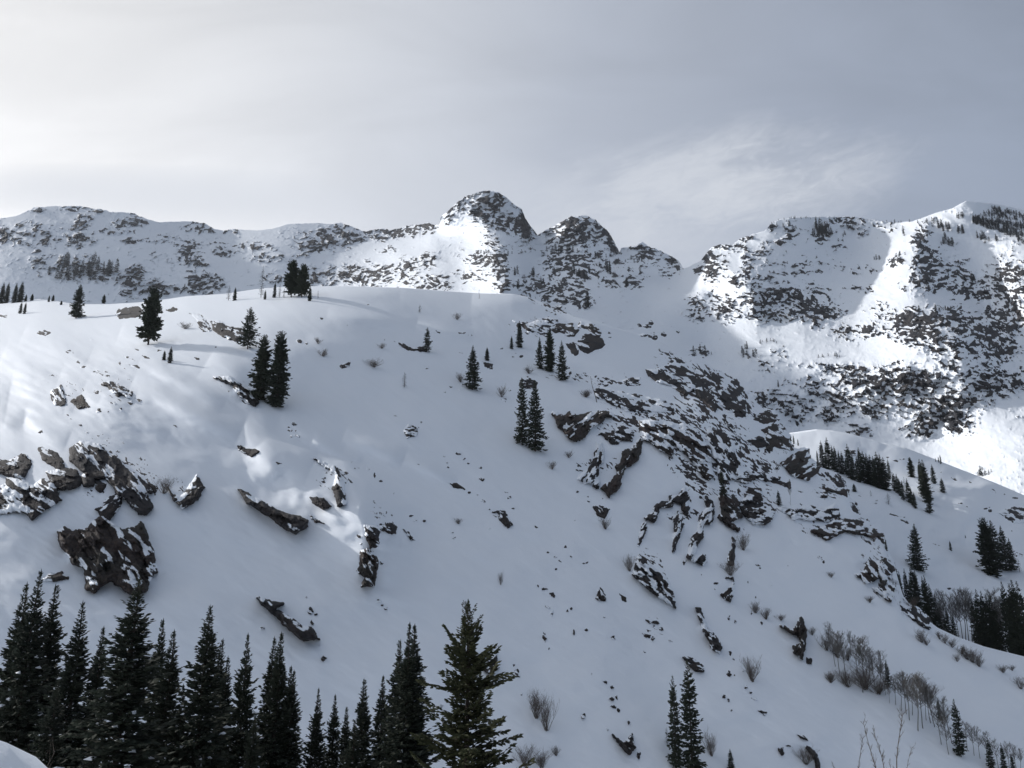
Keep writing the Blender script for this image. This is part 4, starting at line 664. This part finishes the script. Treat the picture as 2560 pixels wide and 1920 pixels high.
# trees standing on the hillside
for tl, x, yb, yt, kd, wf, lb in [
 ('A', 945, 1052, 690, 'clump', .72, 'broad dark pine with a flat crown on the upper left'),
 ('A', 1580, 1078, 808, 'mid2', 1.15, 'small bushy pine above the tall tree pair'),
 ('A', 1655, 1402, 985, 'column', 1.0, 'left tree of the tall touching pair on the upper hill'),
 ('A', 1760, 1448, 960, 'column', .95, 'right tree of the tall touching pair on the upper hill'),
 ('A', 485, 882, 662, 'mid1', 1.4, 'wind worn conifer with a bare spike top on the left bench'),
 ('A', 1083, 1168, 1060, 'mid3', 1.3, 'right one of two little conifers below the broad pine'),
 ('A', 1045, 1150, 1085, 'mid3', 1.6, 'left one of two little conifers below the broad pine'),
 ('A', 1858, 748, 515, 'clump', .85, 'left half of the dense crowned pine clump on the crest'),
 ('A', 1925, 748, 540, 'clump', .85, 'right half of the dense crowned pine clump on the crest'),
 ('A', 1665, 750, 545, 'sparse', .9, 'thin half bare conifer standing alone on the crest'),
 ('A', 1690, 762, 700, 'mid3', 1.2, 'tiny conifer right beside the thin half bare one on the crest'),
 ('A', 1750, 750, 648, 'mid3', 1.0, 'slim conifer left of two small ones before the crest clump'),
 ('A', 1782, 750, 662, 'sparse', 1.2, 'pale small conifer in the middle of the crest group'),
 ('A', 1810, 752, 690, 'sparse', 1.3, 'pale small conifer touching the dense crest clump'),
 ('A', 1975, 772, 675, 'mid3', 1.2, 'small conifer right of the dense crest clump'),
 ('A', 2028, 757, 702, 'sparse', 1.0, 'very thin sapling farthest right of the crest clump'),
 ('A', 1456, 769, 668, 'sparse', 1.3, 'left one of two small firs on the crest left of the half bare one'),
 ('A', 1496, 769, 682, 'mid3', 1.2, 'right one of two small firs on the crest left of the half bare one'),
 ('A', 660, 786, 728, 'mid3', 1.8, 'squat dark conifer on the left skyline of the near hill'),
 ('A', 310, 778, 735, 'mid3', 1.3, 'left of two tiny conifers on the left part of the hill edge'),
 ('A', 337, 773, 730, 'mid3', 1.8, 'right of two tiny conifers on the left part of the hill edge'),
 ('A', 128, 852, 775, 'mid3', 1.2, 'left of a close little pair on the far left bench'),
 ('A', 155, 854, 778, 'mid3', 1.1, 'right of a close little pair on the far left bench'),
 ('A', 390, 797, 768, 'mid3', 2.2, 'low bushy conifer on the hill edge left of centre'),
 ('A', 5, 785, 650, 'mid3', 1.1, 'leftmost dark conifer at the picture edge behind the bench'),
 ('A', 36, 786, 650, 'mid3', 1.1, 'second dark conifer from the left edge behind the bench'),
 ('A', 88, 784, 655, 'mid3', 1.1, 'third dark conifer from the left edge behind the bench'),
 ('A', 125, 780, 645, 'mid3', 1.25, 'fourth dark conifer from the left edge behind the bench'),
 ('A', 162, 775, 728, 'mid3', 1.5, 'short conifer just right of the leftmost dark row'),
 ('A', 202, 770, 724, 'mid3', 1.9, 'rounded conifer second to the right of the leftmost dark row'),
 ('B', 555, 1100, 938, 'mid2', .9, 'small leaning fir alone in the middle of the snow'),
 ('B', 845, 1338, 1050, 'mid0', 1.15, 'well shaped pyramid conifer standing alone right of centre'),
 ('B', 938, 1152, 1065, 'mid3', 1.5, 'small conifer behind the well shaped pyramid one'),
 ('B', 410, 1322, 1222, 'sparse', 1.6, 'small sparse fir low in the middle of the snow'),
 ('B', 508, 845, 793, 'sparse', 1.9, 'tiny sparse fir high in the middle of the snow'),
 ('B', 1146, 1068, 895, 'mid3', 1.1, 'narrow fir left of the central crags'),
 ('B', 1095, 1078, 993, 'mid3', 1.2, 'small fir left of the narrow one by the central crags'),
 ('B', 1275, 1205, 998, 'mid0', .9, 'left tree of the dark trio below the central crags'),
 ('B', 1338, 1222, 955, 'column', .9, 'middle and tallest tree of the dark trio below the central crags'),
 ('B', 1418, 1278, 1020, 'mid0', .95, 'right tree of the dark trio below the central crags'),
 ('g', 28, 722, 588, 'mid3', 1.5, 'small fir on the hill beside the reddish ledge'),
 ('c', 1735, 195, 100, 'sparse', 1.8, 'tiny fir between the cliff bands high on the hill'),
 ('d', 600, 420, -90, 'mid3', .8, 'thin dark fir in front of the tall dark red buttress'),
 ('G', 245, 1680, 1565, 'mid3', 1.4, 'small dark fir at the bottom edge right of the twin firs'),
 ('h', 875, 622, 348, 'mid0', .9, 'small conifer standing among the bare aspens'),
 ('h', 1385, 952, 728, 'mid1', 1.0, 'small conifer at the lower end of the bare aspens'),
 ('h', 1590, 1312, 728, 'mid1', .85, 'tall lone conifer at the lower right'),
 ('h', 1155, 822, 678, 'sparse', 1.3, 'faint sparse conifer in the middle of the bare aspens'),
 ('h', 1895, 1450, 1115, 'mid3', 1.1, 'pointed fir left of the last two at the lower right corner'),
 ('h', 2025, 1480, 1165, 'mid3', .9, 'narrow fir second from the lower right corner'),
 ('h', 2112, 1480, 1275, 'mid3', 1.2, 'short fir nearest to the lower right corner')]:
    tree('H', tl, x, yb, yt, kd, wf, lb)
place('H', 1305, 1112, 941, 'mid1', .8, 'left and narrower tree of the isolated pair left of the great boulder')
place('H', 1338, 1128, 948, 'mid0', .95, 'right and fuller tree of the isolated pair left of the great boulder')
place('H', 1692, 1925, 1684, 'mid1', .7, 'left and shorter of the twin firs at the bottom right of centre')
place('H', 1733, 1945, 1645, 'mid1', .85, 'right and taller of the twin firs at the bottom right of centre')
place('H', 1668, 1860, 1818, 'sparse', 1.6, 'tiny shrubby fir at the left foot of the twin firs')
# valley side
VT = [(160,178,95,1.),(198,192,130,1.),(375,372,232,.9),(420,392,142,1.),(448,400,250,1.),(476,405,112,1.1),(515,415,185,1.),(540,430,192,1.),(575,445,232,1.),(602,450,238,1.),(632,460,300,1.),(664,485,172,1.1),(700,505,258,1.1),(740,520,285,1.1),(765,500,202,1.2),(800,530,238,1.3),(832,540,255,1.2),(862,548,268,1.2),(892,562,280,1.2),(926,575,240,1.3),(956,580,258,1.2),(985,592,290,1.2),(1016,500,310,1.),(1062,600,430,1.3),(1092,622,440,1.3),(1112,645,480,1.2),(1140,682,500,1.2),(1190,702,480,1.),(1215,722,550,1.2),(1242,752,600,1.2),(1285,480,345,1.),(1315,622,305,1.),(1352,700,310,1.1),(1332,642,400,1.5),(1372,802,560,1.5),(1410,532,358,1.2),(1490,612,478,1.7),(1425,336,300,1.),(1452,342,288,1.),(1472,357,270,1.)]
VT = sorted(VT)
def nth(k): 
    return ORD[k] if k else 'first'
def spell(k):
    t = ['', 'twenty', 'thirty', 'forty', 'fifty', 'sixty', 'seventy', 'eighty', 'ninety']; u = ['', 'first', 'second', 'third', 'fourth', 'fifth', 'sixth', 'seventh', 'eighth', 'ninth']
    k += 1
    if k == 1: return 'leftmost'
    if k <= 20: return ORD[k-1]
    if k % 10 == 0: return {20: 'twentieth', 30: 'thirtieth', 40: 'fortieth', 50: 'fiftieth', 60: 'sixtieth', 70: 'seventieth', 80: 'eightieth', 90: 'ninetieth'}.get(k, 'hundredth')
    return t[k//10-1]+'-'+u[k % 10]
def lr(k, n, what, where): 
    if n == 1: return what+' '+where
    if k == n-1: return 'rightmost %s %s' % (what, where)
    if k == 0: return 'leftmost %s %s' % (what, where)
    return '%s %s from the left %s' % (spell(k), what, where)
for k, (x, yb, yt, wf) in enumerate(VT):
    tree('V', 'g', x, yb, yt, 'mid%d' % ([0, 3, 1, 3][k % 4]), wf*(.75 if k % 4 in (0, 2) else 1.0), lr(k, len(VT), 'dark conifer', 'in the wood behind the hill edge, centre right'))
for tl, x, yb, yt, kd, wf, lb in [
 ('g', 1212, 475, 295, 'column', 1.1, 'thick blunt topped conifer between the wood and the right trees'),
 ('g', 700, 605, 530, 'mid3', 2.4, 'low bush like conifer on the snow in front of the dark wood'),
 ('g', 848, 645, 588, 'sparse', 1.6, 'tiny thin conifer on the snow below the dark wood'),
 ('g', 1005, 718, 612, 'sparse', 2.2, 'pale sparse conifer below the right end of the dark wood'),
 ('g', 1165, 690, 470, 'sparse', 1.0, 'bare grey pole tree at the right end of the dark wood'),
 ('g', 1265, 1300, 890, 'leaning', 1.0, 'large dark fir leaning left beside the lower hill edge'),
 ('g', 1915, 1345, 832, 'column', 1.15, 'tallest thick conifer of the group at the far right slope'),
 ('g', 1978, 1310, 850, 'mid1', 1.2, 'second conifer of the thick group at the far right slope'),
 ('g', 2060, 1308, 900, 'mid0', 1.1, 'third fuller conifer of the thick group at the far right slope'),
 ('g', 2115, 1300, 1010, 'mid0', 1.0, 'lowest right conifer of the thick group at the far right slope'),
 ('g', 1970, 1372, 1250, 'mid3', 1.3, 'small conifer at the foot of the thick group, far right slope'),
 ('g', 1560, 1130, 1038, 'mid3', 1.2, 'tiny lone conifer on the open valley side'),
 ('g', 1690, 1018, 988, 'mid3', 1.3, 'very tiny lone conifer high on the open valley side'),
 ('g', 2175, 1322, 1198, 'sparse', 1.5, 'small thin conifer right of the thick group'),
 ('g', 985, 1130, 1032, 'mid3', 1.2, 'small fir at the hill edge below the overhanging ledge')]:
    tree('V' if lb[:13] != 'small fir at ' else 'H', tl, x, yb, yt, kd, wf, lb)
V2 = [(540,1060,790,1.),(562,1080,812,.8),(618,1120,790,.9),(652,1140,900,1.2),(692,1190,745,1.1),(722,1210,800,1.1),(790,1270,860,.9),(812,1280,850,.9),(850,1310,930,1.1),(893,1340,1010,1.1),(925,1360,1080,1.2),(990,1400,1150,1.2),(1040,1410,1200,1.2),(1240,1460,1060,1.),(1300,1500,975,1.1),(1345,1515,990,1.1),(1385,1525,1020,1.1),(1425,1530,1005,1.2),(1462,1545,1090,1.1),(1555,1560,900,.9),(1590,1565,1000,1.1),(1622,1575,920,1.),(1652,1585,885,1.1),(1700,1600,900,1.1),(960,1380,1200,1.),(1275,1490,1150,1.2),(1330,1510,1180,1.3),(1405,1530,1200,1.3),(1600,1570,1150,1.2)]
V2 = sorted(V2)
for k, (x, yb, yt, wf) in enumerate(V2):
    tree('V', 'f', x, yb+25, yt, 'mid%d' % ([3, 0, 3, 1][k % 4]), wf*(.70 if k % 2 else .85), lr(k, len(V2), 'dark conifer', 'in the lower grove running to the right edge'))
# far small conifers on the mountains: (tile, cx, cy, rx, ry, count, height lo, hi, description of the place)
CL = [
 ('A', 520, 590, 230, 55, 34, 60, 100, 'in the grove low on the left far ridge'),
 ('A', 1150, 690, 60, 10, 2, 25, 45, 'under the rocks of the left far ridge'),
 ('B', 1410, 455, 110, 18, 20, 25, 50, 'on the shelf under the second summit'),
 ('B', 1120, 605, 22, 10, 3, 45, 65, 'on the apron right of the sunlit cliff'),
 ('B', 1225, 612, 35, 12, 4, 40, 60, 'in the short row below the saddle snowfield'),
 ('B', 1130, 690, 30, 10, 4, 35, 65, 'at the foot of the sunlit cliff'),
 ('B', 1290, 665, 25, 12, 3, 40, 70, 'above the dark broken cliffs, isolated trio'),
 ('B', 1530, 610, 80, 45, 14, 35, 65, 'on the terraced cliffs below the second summit'),
 ('B', 1720, 590, 40, 18, 6, 50, 85, 'on the ledge under the third summit, tall row'),
 ('B', 1825, 665, 30, 14, 5, 40, 70, 'on the lowest terrace under the third summit'),
 ('B', 1850, 520, 60, 15, 4, 25, 40, 'on the snow below the third summit'),
 ('B', 1640, 490, 90, 15, 5, 20, 45, 'on the snow right below the second summit'),
 ('B', 1582, 805, 12, 12, 3, 60, 110, 'by the edge of the shaded bowl'),
 ('B', 1000, 470, 120, 12, 8, 18, 35, 'along the brow of the sunlit cliff'),
 ('C', 905, 345, 65, 40, 26, 40, 75, 'in the stand under the flat right summit'),
 ('C', 1035, 375, 40, 35, 5, 25, 45, 'right of the stand under the flat summit'),
 ('C', 700, 310, 45, 25, 7, 25, 45, 'on the left shoulder of the flat summit'),
 ('C', 600, 290, 30, 25, 4, 25, 45, 'at the upper left corner of the right mountain'),
 ('C', 770, 246, 150, 5, 16, 12, 22, 'along the skyline of the flat summit'),
 ('C', 1440, 268, 150, 8, 10, 12, 34, 'along the notch skyline left of the highest summit'),
 ('C', 1440, 335, 40, 22, 4, 28, 45, 'just below the notch skyline'),
 ('C', 1610, 280, 45, 18, 7, 26, 44, 'in the clump under the right hand ridge line'),
 ('C', 1790, 235, 45, 14, 8, 28, 46, 'in the clump near the highest summit'),
 ('C', 1690, 310, 45, 22, 14, 32, 56, 'in the dense clump right of the steep prow'),
 ('C', 1710, 405, 55, 28, 14, 32, 56, 'in the lower clump right of the steep prow'),
 ('C', 1800, 335, 40, 15, 5, 35, 62, 'left of the dark ridge forest'),
 ('C', 1950, 385, 80, 20, 12, 34, 60, 'in the band below the dark ridge forest'),
 ('C', 1265, 510, 25, 8, 4, 28, 48, 'alone on the sunlit mountain flank'),
 ('C', 1400, 478, 50, 16, 7, 22, 40, 'in the slanting row left of the steep prow'),
 ('C', 1860, 650, 45, 30, 8, 30, 50, 'in the shaded gully right of the steep prow'),
 ('C', 440, 1120, 50, 50, 14, 28, 60, 'in the clump on the sunlit snowfield'),
 ('C', 560, 1040, 60, 18, 8, 18, 34, 'just right of the sunlit snowfield clump'),
 ('C', 150, 1105, 70, 14, 7, 22, 55, 'in the lower left row of the snowfield'),
 ('C', 950, 1130, 75, 12, 12, 16, 30, 'in the thin row in the middle of the sunlit snowfield'),
 ('C', 630, 1325, 15, 6, 2, 30, 55, 'at the corner where sunlit snow meets shaded rocks'),
 ('C', 1620, 830, 100, 14, 10, 22, 45, 'on top of the big dark cliff'),
 ('C', 1740, 1200, 40, 25, 5, 35, 65, 'between the lower right cliffs'),
 ('g', 1850, 440, 90, 35, 18, 35, 60, 'on the sunlit slope at the far right'),
]
inds = []
for ci, (tl, cx, cy, rx, ry, n, h0, h1, where) in enumerate(CL):
    r = random.Random(ci*101+3); L_ = []
    for k in range(n):
        for _ in range(20):
            a, b = r.uniform(-1, 1), r.uniform(-1, 1)
            if a*a+b*b <= 1: break
        L_.append((cx+a*rx, cy+b*ry, r.uniform(h0, h1)))
    L_.sort()
    inds += [(T(tl, x, y), h_*TILE[tl][2], lr(k, n, 'tiny conifer', where)) for k, (x, y, h_) in enumerate(L_)]
budget = 296-NCON[0]
order = sorted(range(len(inds)), key=lambda i: -inds[i][1]); keep_ = set(order[:budget])
rest = []
for i, ((bx, by), hp, lb) in enumerate(inds):
    by = max(by, float(interp(SKY_M, bx))+1.5)
    if i in keep_: place('M', bx, by, by-hp, 'far', 1.0, lb)
    else: rest.append((bx, by, hp))
# the remaining specks and the dark forest on the right hand ridge: one mass each
def mass(name, lst, label, surf='M'):
    base = [far_base(s_) for s_ in range(3)]; Vs, Fs, o = [], [], 0
    for i, (bx, by, hp) in enumerate(lst):
        Y = float(SURF[surf](np.array([bx]), np.array([by]))[0]); p = pt(np.array([bx]), np.array([by]), Y)[0]; h = hp/F*Y*.95
        v, f = base[i % 3]; a = i*2.4; R_ = np.array([[math.cos(a), -math.sin(a), 0], [math.sin(a), math.cos(a), 0], [0, 0, 1]])
        Vs.append((v@R_.T)*h+p-[0, 0, .03*h]); Fs.append(f+o); o += len(v)
    me = mesh_np(name, np.concatenate(Vs), np.concatenate(Fs), [M_NEEDF], smooth=False)
    return link(name, me, kind='stuff', label=label, category='forest')
def far_base(s_):
    c = conifer(71+s_, rad=.16+.03*s_, wh=11, nb=5, tpb=3, fat=1.5, start=.04, shape=.6, droop=.25, tw=2.2); return c['crown']
mass('distant_conifers', rest, 'scattered specks of tiny conifers far up on the mountains')
r = random.Random(5); fl = []
top = [(1880, 235), (1960, 190), (2010, 165), (2100, 195), (2200, 215), (2320, 230)]; low = [(1880, 280), (1960, 310), (2050, 335), (2130, 380), (2200, 420), (2320, 470)]
while len(fl) < 620:
    x = r.uniform(1870, 2320); lo = interp(low, x); hi = interp(top, x); y = r.uniform(hi+10, lo)
    if x < 2000 and y < 250 and r.random() < .6: continue
    if abs(y-(235+(x-1880)*.12)) < 8 and r.random() < .8: continue
    bx, by = T('C', x, y); fl.append((bx, max(by, float(interp(SKY_M, bx))+2), r.uniform(22, 40)*.3918))
mass('ridge_forest', fl, 'dense dark forest covering the top right ridge')
# ------------------------------------------------------------------ bare trees, bushes and twigs
def barewood(seed, kind='aspen'):
    r = random.Random(seed); segs = []
    def grow(p, d, L, rad, depth, n):
        k = 5; pts = [p]; q = Vector(p); dd_ = Vector(d).normalized()
        for i in range(k):
            dd_ = (dd_+Vector((r.uniform(-.16, .16), r.uniform(-.16, .16), r.uniform(-.02, .12)))).normalized(); q = q+dd_*(L/k); pts.append(tuple(q))
        segs.append((np.array(pts), np.linspace(rad, rad*.45, k+1)))
        if depth == 0: return
        for j in range(n):
            t = r.uniform(.35 if depth > 1 or kind == 'bush' else .3, 1.); i = min(int(t*k), k-1); base = Vector(pts[i]).lerp(Vector(pts[i+1]), t*k-i)
            a = r.uniform(0, 6.28); out = Vector((math.cos(a), math.sin(a), r.uniform(.3, 1.2)))
            grow(tuple(base), (dd_*.6+out*.9), L*r.uniform(.32, .55), rad*.5, depth-1, n)
    if kind == 'aspen':
        tr = [((0, 0, -.03), (r.uniform(-.12, .12), r.uniform(-.1, .1), 1))]; 
        for p, d in tr:
            k = 8; q = Vector(p); dd_ = Vector(d).normalized(); pts = [p]
            for i in range(k):
                dd_ = (dd_+Vector((r.uniform(-.07, .07), r.uniform(-.07, .07), .03))).normalized(); q = q+dd_*(1.0/k); pts.append(tuple(q))
            segs.append((np.array(pts), np.linspace(.011, .003, k+1)))
            for j in range(36):
                t = r.uniform(.38, 1.); i = min(int(t*k), k-1); base = Vector(pts[i]).lerp(Vector(pts[i+1]), t*k-i); a = r.uniform(0, 6.28)
                grow(tuple(base), (math.cos(a), math.sin(a), r.uniform(.5, 1.3)), r.uniform(.14, .30)*(1.25-t*.6), .0048, 2, 5)
    elif kind == 'bush':
        for j in range(36):
            a = r.uniform(0, 6.28); s_ = r.uniform(.1, 1.1); grow((r.uniform(-.08, .08), r.uniform(-.08, .08), -.03), (math.cos(a)*s_, math.sin(a)*s_, 1), r.uniform(.45, 1.0), .009, 2, 5)
    elif kind == 'sapling':
        pts = [(0, 0, 0)]; q = Vector((0, 0, 0)); dd_ = Vector((r.uniform(-.12, .12), 0, 1))
        for i in range(12):
            dd_ = (dd_+Vector((r.uniform(-.09, .09), r.uniform(-.09, .09), .02))).normalized(); q = q+dd_/12; pts.append(tuple(q))
        segs.append((np.array(pts), np.linspace(.010, .003, 13)))
        for j in range(26):
            t = r.uniform(.15, .97); i = min(int(t*12), 11); base = Vector(pts[i]).lerp(Vector(pts[i+1]), t*12-i); a = r.uniform(0, 6.28)
            grow(tuple(base), (math.cos(a), math.sin(a), 1.2), r.uniform(.03, .12), .0042, 1, 2)
    elif kind == 'snag':
        grow((0, 0, -.03), (0, 0, 1), 1.03, .020, 0, 0)
        for j in range(7):
            t = r.uniform(.3, .95); a = r.uniform(0, 6.28); grow((0, 0, t), (math.cos(a), math.sin(a), .5), r.uniform(.03, .09), .006, 0, 0)
    return segs
def woodmesh(name, seed, kind, mat): return mesh_np(name, *tubes(barewood(seed, kind), 3), [mat], smooth=True)
ASP = [woodmesh('aspen', 81+i, 'aspen', M_ASP) for i in range(4)]; BUSH = [woodmesh('bush', 91+i, 'bush', M_TWIG) for i in range(4)]; SNAG = woodmesh('snag', 99, 'snag', M_GREY); SAP = [woodmesh('sapling', 101+i, 'sapling', M_TWIG) for i in range(3)]
def bare(surf, tl, x, yb, yt, me, wf, name, label, cat, group, lean=(0, 0), Y=None):
    bx, by = T(tl, x, yb); _, ty = T(tl, x, yt)
    if Y is None: Y = float(SURF[surf](np.array([bx]), np.array([by]))[0])
    dx, dz = ray(bx, by); _, dt = ray(bx, ty); h = float(dt-dz)*Y; o = link(name, me, label=label, category=cat)
    if group: o['group'] = group
    o.location = (float(dx)*Y, Y, CAMZ+float(dz)*Y); o.scale = (h*wf, h*wf, h); o.rotation_euler = (lean[0], lean[1], (x*7+yb) % 6.28 if lean == (0, 0) else 0)
    return o
AS = [(395,502,90),(455,548,120),(300,270,0),(500,300,80),(620,675,160),(575,490,140),(350,420,110),(640,560,180),(700,600,240),(740,650,270),(790,690,290),(885,782,600),(845,700,420),(945,800,520),(1000,860,510),(1050,890,500),(1080,950,520),(1110,900,560),(1165,1055,520),(1212,1030,540),(1245,950,600),(1290,980,600),(1330,1020,640),(1395,1190,820),(1440,1120,850),(1470,1290,950),(1500,1180,760),(1655,1250,980),(1720,1300,1020),(1780,1330,1040),(1840,1360,1080),(1960,1430,1160),(2070,1450,1180),(2140,1450,1200),(2180,1460,1240)]
AS = sorted(AS)
for k, (x, yb, yt) in enumerate(AS):
    bare('H', 'h', x, yb, yt, ASP[k % 4], 1.05, 'bare_aspen', lr(k, len(AS), 'bare grey tree', 'in the leafless band at the lower right'), 'tree', 'bare aspens on the lower right slope')
AF = sorted([(950,1400,1040),(985,1405,1020),(1020,1410,1060),(1075,1430,1080),(1105,1440,1020),(1135,1445,1010),(1165,1450,1020),(1195,1455,1030),(1220,1460,1100),(1440,1540,1020),(1480,1550,1090),(1505,1555,1110),(1530,1560,1090)])
for k, (x, yb, yt) in enumerate(AF):
    bare('V', 'f', x, yb+15, yt, ASP[(k+1) % 4], .9, 'bare_aspen', lr(k, len(AF), 'bare grey tree', 'among the dark conifers of the lower grove'), 'tree', 'bare aspens in the lower grove')
BU = [('h',470,620,470,1.5,'under the leafless band, upper end'),('h',640,640,420,1.6,'thick and brown, in the middle of the leafless band'),('h',770,690,540,1.9,'wide and low, below the small conifer in the leafless band'),('h',300,580,480,1.1,'alone left of the leafless band'),('h',260,260,110,1.0,'dark, at the top end of the leafless band'),('h',370,330,170,1.1,'second from the top end of the leafless band'),('h',470,360,240,1.1,'third from the top end of the leafless band'),('h',1170,620,520,1.3,'over the tops of the lower leafless band'),('h',1300,730,600,1.3,'dark, beside the lower small conifer'),('h',1200,180,60,1.1,'below the last crag on the hill edge, upper one'),('h',1250,210,140,1.2,'below the last crag on the hill edge, lower one'),('h',1380,150,80,1.1,'first of the row along the lower hill fold'),('h',1430,190,110,1.1,'second of the row along the lower hill fold'),('h',1500,230,150,1.2,'third of the row along the lower hill fold'),('h',1600,300,215,1.2,'fourth of the row along the lower hill fold'),('h',1650,350,245,1.2,'fifth of the row along the lower hill fold'),('h',1710,380,260,1.2,'sixth of the row along the lower hill fold'),('h',1770,420,300,1.2,'last of the row along the lower hill fold'),('h',2005,480,410,1.6,'small, near the right edge, left one'),('h',2095,460,410,1.3,'small, near the right edge, right one'),('h',2180,640,530,1.1,'at the right edge above the corner firs'),('h',1550,370,300,1.,'faint, below the row along the fold'),
 ('G',345,1245,1140,.9,'large, fan shaped, on the open slope above the bottom rocks'),('G',240,740,680,1.4,'frosted, at the foot of the upright rock fin'),('G',300,620,550,1.0,'leaning, right of the upright rock fin'),('G',360,920,870,1.1,'left one of two beneath the upright fin'),('G',410,950,900,1.1,'right one of two beneath the upright fin'),('G',630,1025,990,1.1,'beside the tip of the brown spire'),('G',480,955,930,2.,'flat, left of the brown spire'),('G',720,1250,1210,1.3,'small, above the bottom trees on the right slope'),('G',905,870,840,1.5,'small, under the lichen spotted crag'),('G',1110,900,850,1.4,'frosted, on the last crag of the hill edge'),('G',600,1640,1570,1.4,'in the shaded dip at the bottom right'),('G',150,1600,1500,.8,'tangled, right of the twin firs'),('G',720,750,725,1.4,'tiny, on the open right slope'),
 ('E',1380,720,650,.8,'dark, above the narrow cliff edge on the fold'),('E',1010,235,200,1.3,'sparse, in the snow left of the snowy rib'),('E',1090,180,150,1.3,'sparse, below the isolated tree pair'),('E',1265,520,470,1.1,'under the heart shaped rock'),('E',935,1420,1300,.8,'tall and wispy, right of the big green fir'),('E',985,1480,1330,.6,'crooked, right of the big green fir, lower'),('E',880,1650,1560,1.2,'at the bottom edge right of the big green fir'),('E',960,1660,1580,1.2,'second at the bottom edge right of the big green fir'),('E',1030,1600,1560,1.2,'small and dark near the bottom, right of the big green fir'),('E',565,495,470,1.6,'tiny, on the middle slope'),('E',765,785,730,.5,'lone upright shoot on the middle slope'),
 ('B',215,1195,1150,2.4,'wide and pale, on the left middle snow'),('B',265,1075,1045,1.6,'small and pale, above the wide pale one'),('B',745,890,855,1.5,'pale, high in the centre of the snow'),('B',1030,1385,1320,.9,'upright, left of the isolated tree pair'),('B',1205,1235,1195,1.6,'pale, on the fold left of the dead snag'),('B',1570,1385,1345,1.6,'pale, left of the leaning dead trunk'),('B',770,1290,1240,1.2,'dark, at the left foot of the pyramid conifer'),
 ('A',1185,950,915,2.2,'pale, left of the hollow rock shelf'),('A',2060,1125,1085,1.8,'pale, right of the tall touching pair'),('A',2030,1045,1010,1.3,'small, right of the tall touching pair, upper'),('D',780,350,280,1.1,'wispy, at the left rim of the snow filled rock cup'),('a',465,1290,1195,1.3,'brown, below the leaning dead trunk'),('g',870,1050,980,1.0,'brown, under the overhanging ledge')]
for k, (tl, x, yb, yt, wf, wh_) in enumerate(BU):
    bare('H', tl, x, yb, yt, BUSH[k % 4], wf, 'bare_bush', 'leafless bush, '+wh_, 'bush', 'leafless bushes on the snow')
bare('H', 'B', 887, 757, 700, SNAG, 1.6, 'dead_snag', 'short dead stump tree on the crest near the middle', 'tree', None)
bare('H', 'B', 1241, 955, 868, SNAG, 1., 'dead_snag', 'thin grey dead snag beside the central crags', 'tree', None)
bare('H', 'B', 1638, 1418, 1250, SNAG, .9, 'dead_snag', 'leaning grey dead trunk left of the snow mottled rubble', 'tree', None, lean=(0, -.16))
bare('H', 'd', 1530, 460, 130, ASP[1], .5, 'bare_twig_tree', 'bare twig tree standing on the snow under the flat slab', 'tree', None)
for k, (x, yt, Y, me, lb, ln) in enumerate([(585, 1068, 13, 0, 'left one of the budding twigs sticking up at the bottom edge', (0, .05)), (840, 925, 12, 1, 'middle twig, forked and leaning left, at the bottom edge', (0, -.22)), (860, 1010, 12.4, 2, 'thinner twig just behind the middle one at the bottom edge', (0, -.08)), (975, 815, 11.5, 0, 'tallest twig with reddish buds at the bottom edge', (0, .04)), (1010, 1180, 11.8, 1, 'short side twig right of the tallest one', (0, .3)), (450, 1340, 13, 2, 'lowest twig left of the others at the bottom edge', (0, -.3)), (900, 1330, 12, 2, 'short curved twig between the middle and tallest ones', (0, .1))]):
    bare('H', 'h', x, 1700, yt, SAP[me], 1.0, 'twig_shoot', lb, 'shoot', 'budding twigs in front', lean=ln, Y=Y)
for k, (px_, py_, Y, h) in enumerate([(60, 1790, 30, 3.4), (130, 1800, 34, 3.6), (200, 1840, 36, 3.2), (20, 1905, 14, 1.0), (290, 1860, 38, 3.0), (400, 1880, 40, 3.)]):
    dx, dz = ray(px_, py_); z = float(nearz(float(dx)*Y, Y)); o = link('bare_bush', BUSH[k % 4], label=lr(k if k < 3 else [0, 0, 0, 3, 4, 5][k], 6, 'leafless thicket bush', 'before the firs at the bottom left'), category='bush', group='thicket at the bottom left')
    o.location = (float(dx)*Y, Y, z); o.scale = (h*.6, h*.6, h); o.rotation_euler = (0, 0, k)

# ------------------------------------------------------------------ the air between here and the far ridge
hm = bpy.data.materials.new('haze_air'); hm.use_nodes = True; hm.node_tree.nodes.clear(); hg = G(hm.node_tree)
pv = hg.n('ShaderNodeVolumePrincipled', {'Color': (.80, .87, .98, 1), 'Density': .000035, 'Anisotropy': .2})
hm.node_tree.links.new(pv.outputs[0], hg.n('ShaderNodeOutputMaterial').inputs['Volume'])
x0, x1, y0, y1, z0, z1 = -4600, 4600, -3100, 6100, -80, 1750
hv = np.array([(x, y, z) for x in (x0, x1) for y in (y0, y1) for z in (z0, z1)], float)
hf = np.array([(0, 1, 3, 2), (4, 6, 7, 5), (0, 4, 5, 1), (2, 3, 7, 6), (0, 2, 6, 4), (1, 5, 7, 3)])
hz = mesh_np('haze', hv, hf, [hm], smooth=False); link('haze', hz, kind='stuff', label='thin bluish winter haze filling the valley air', category='haze')
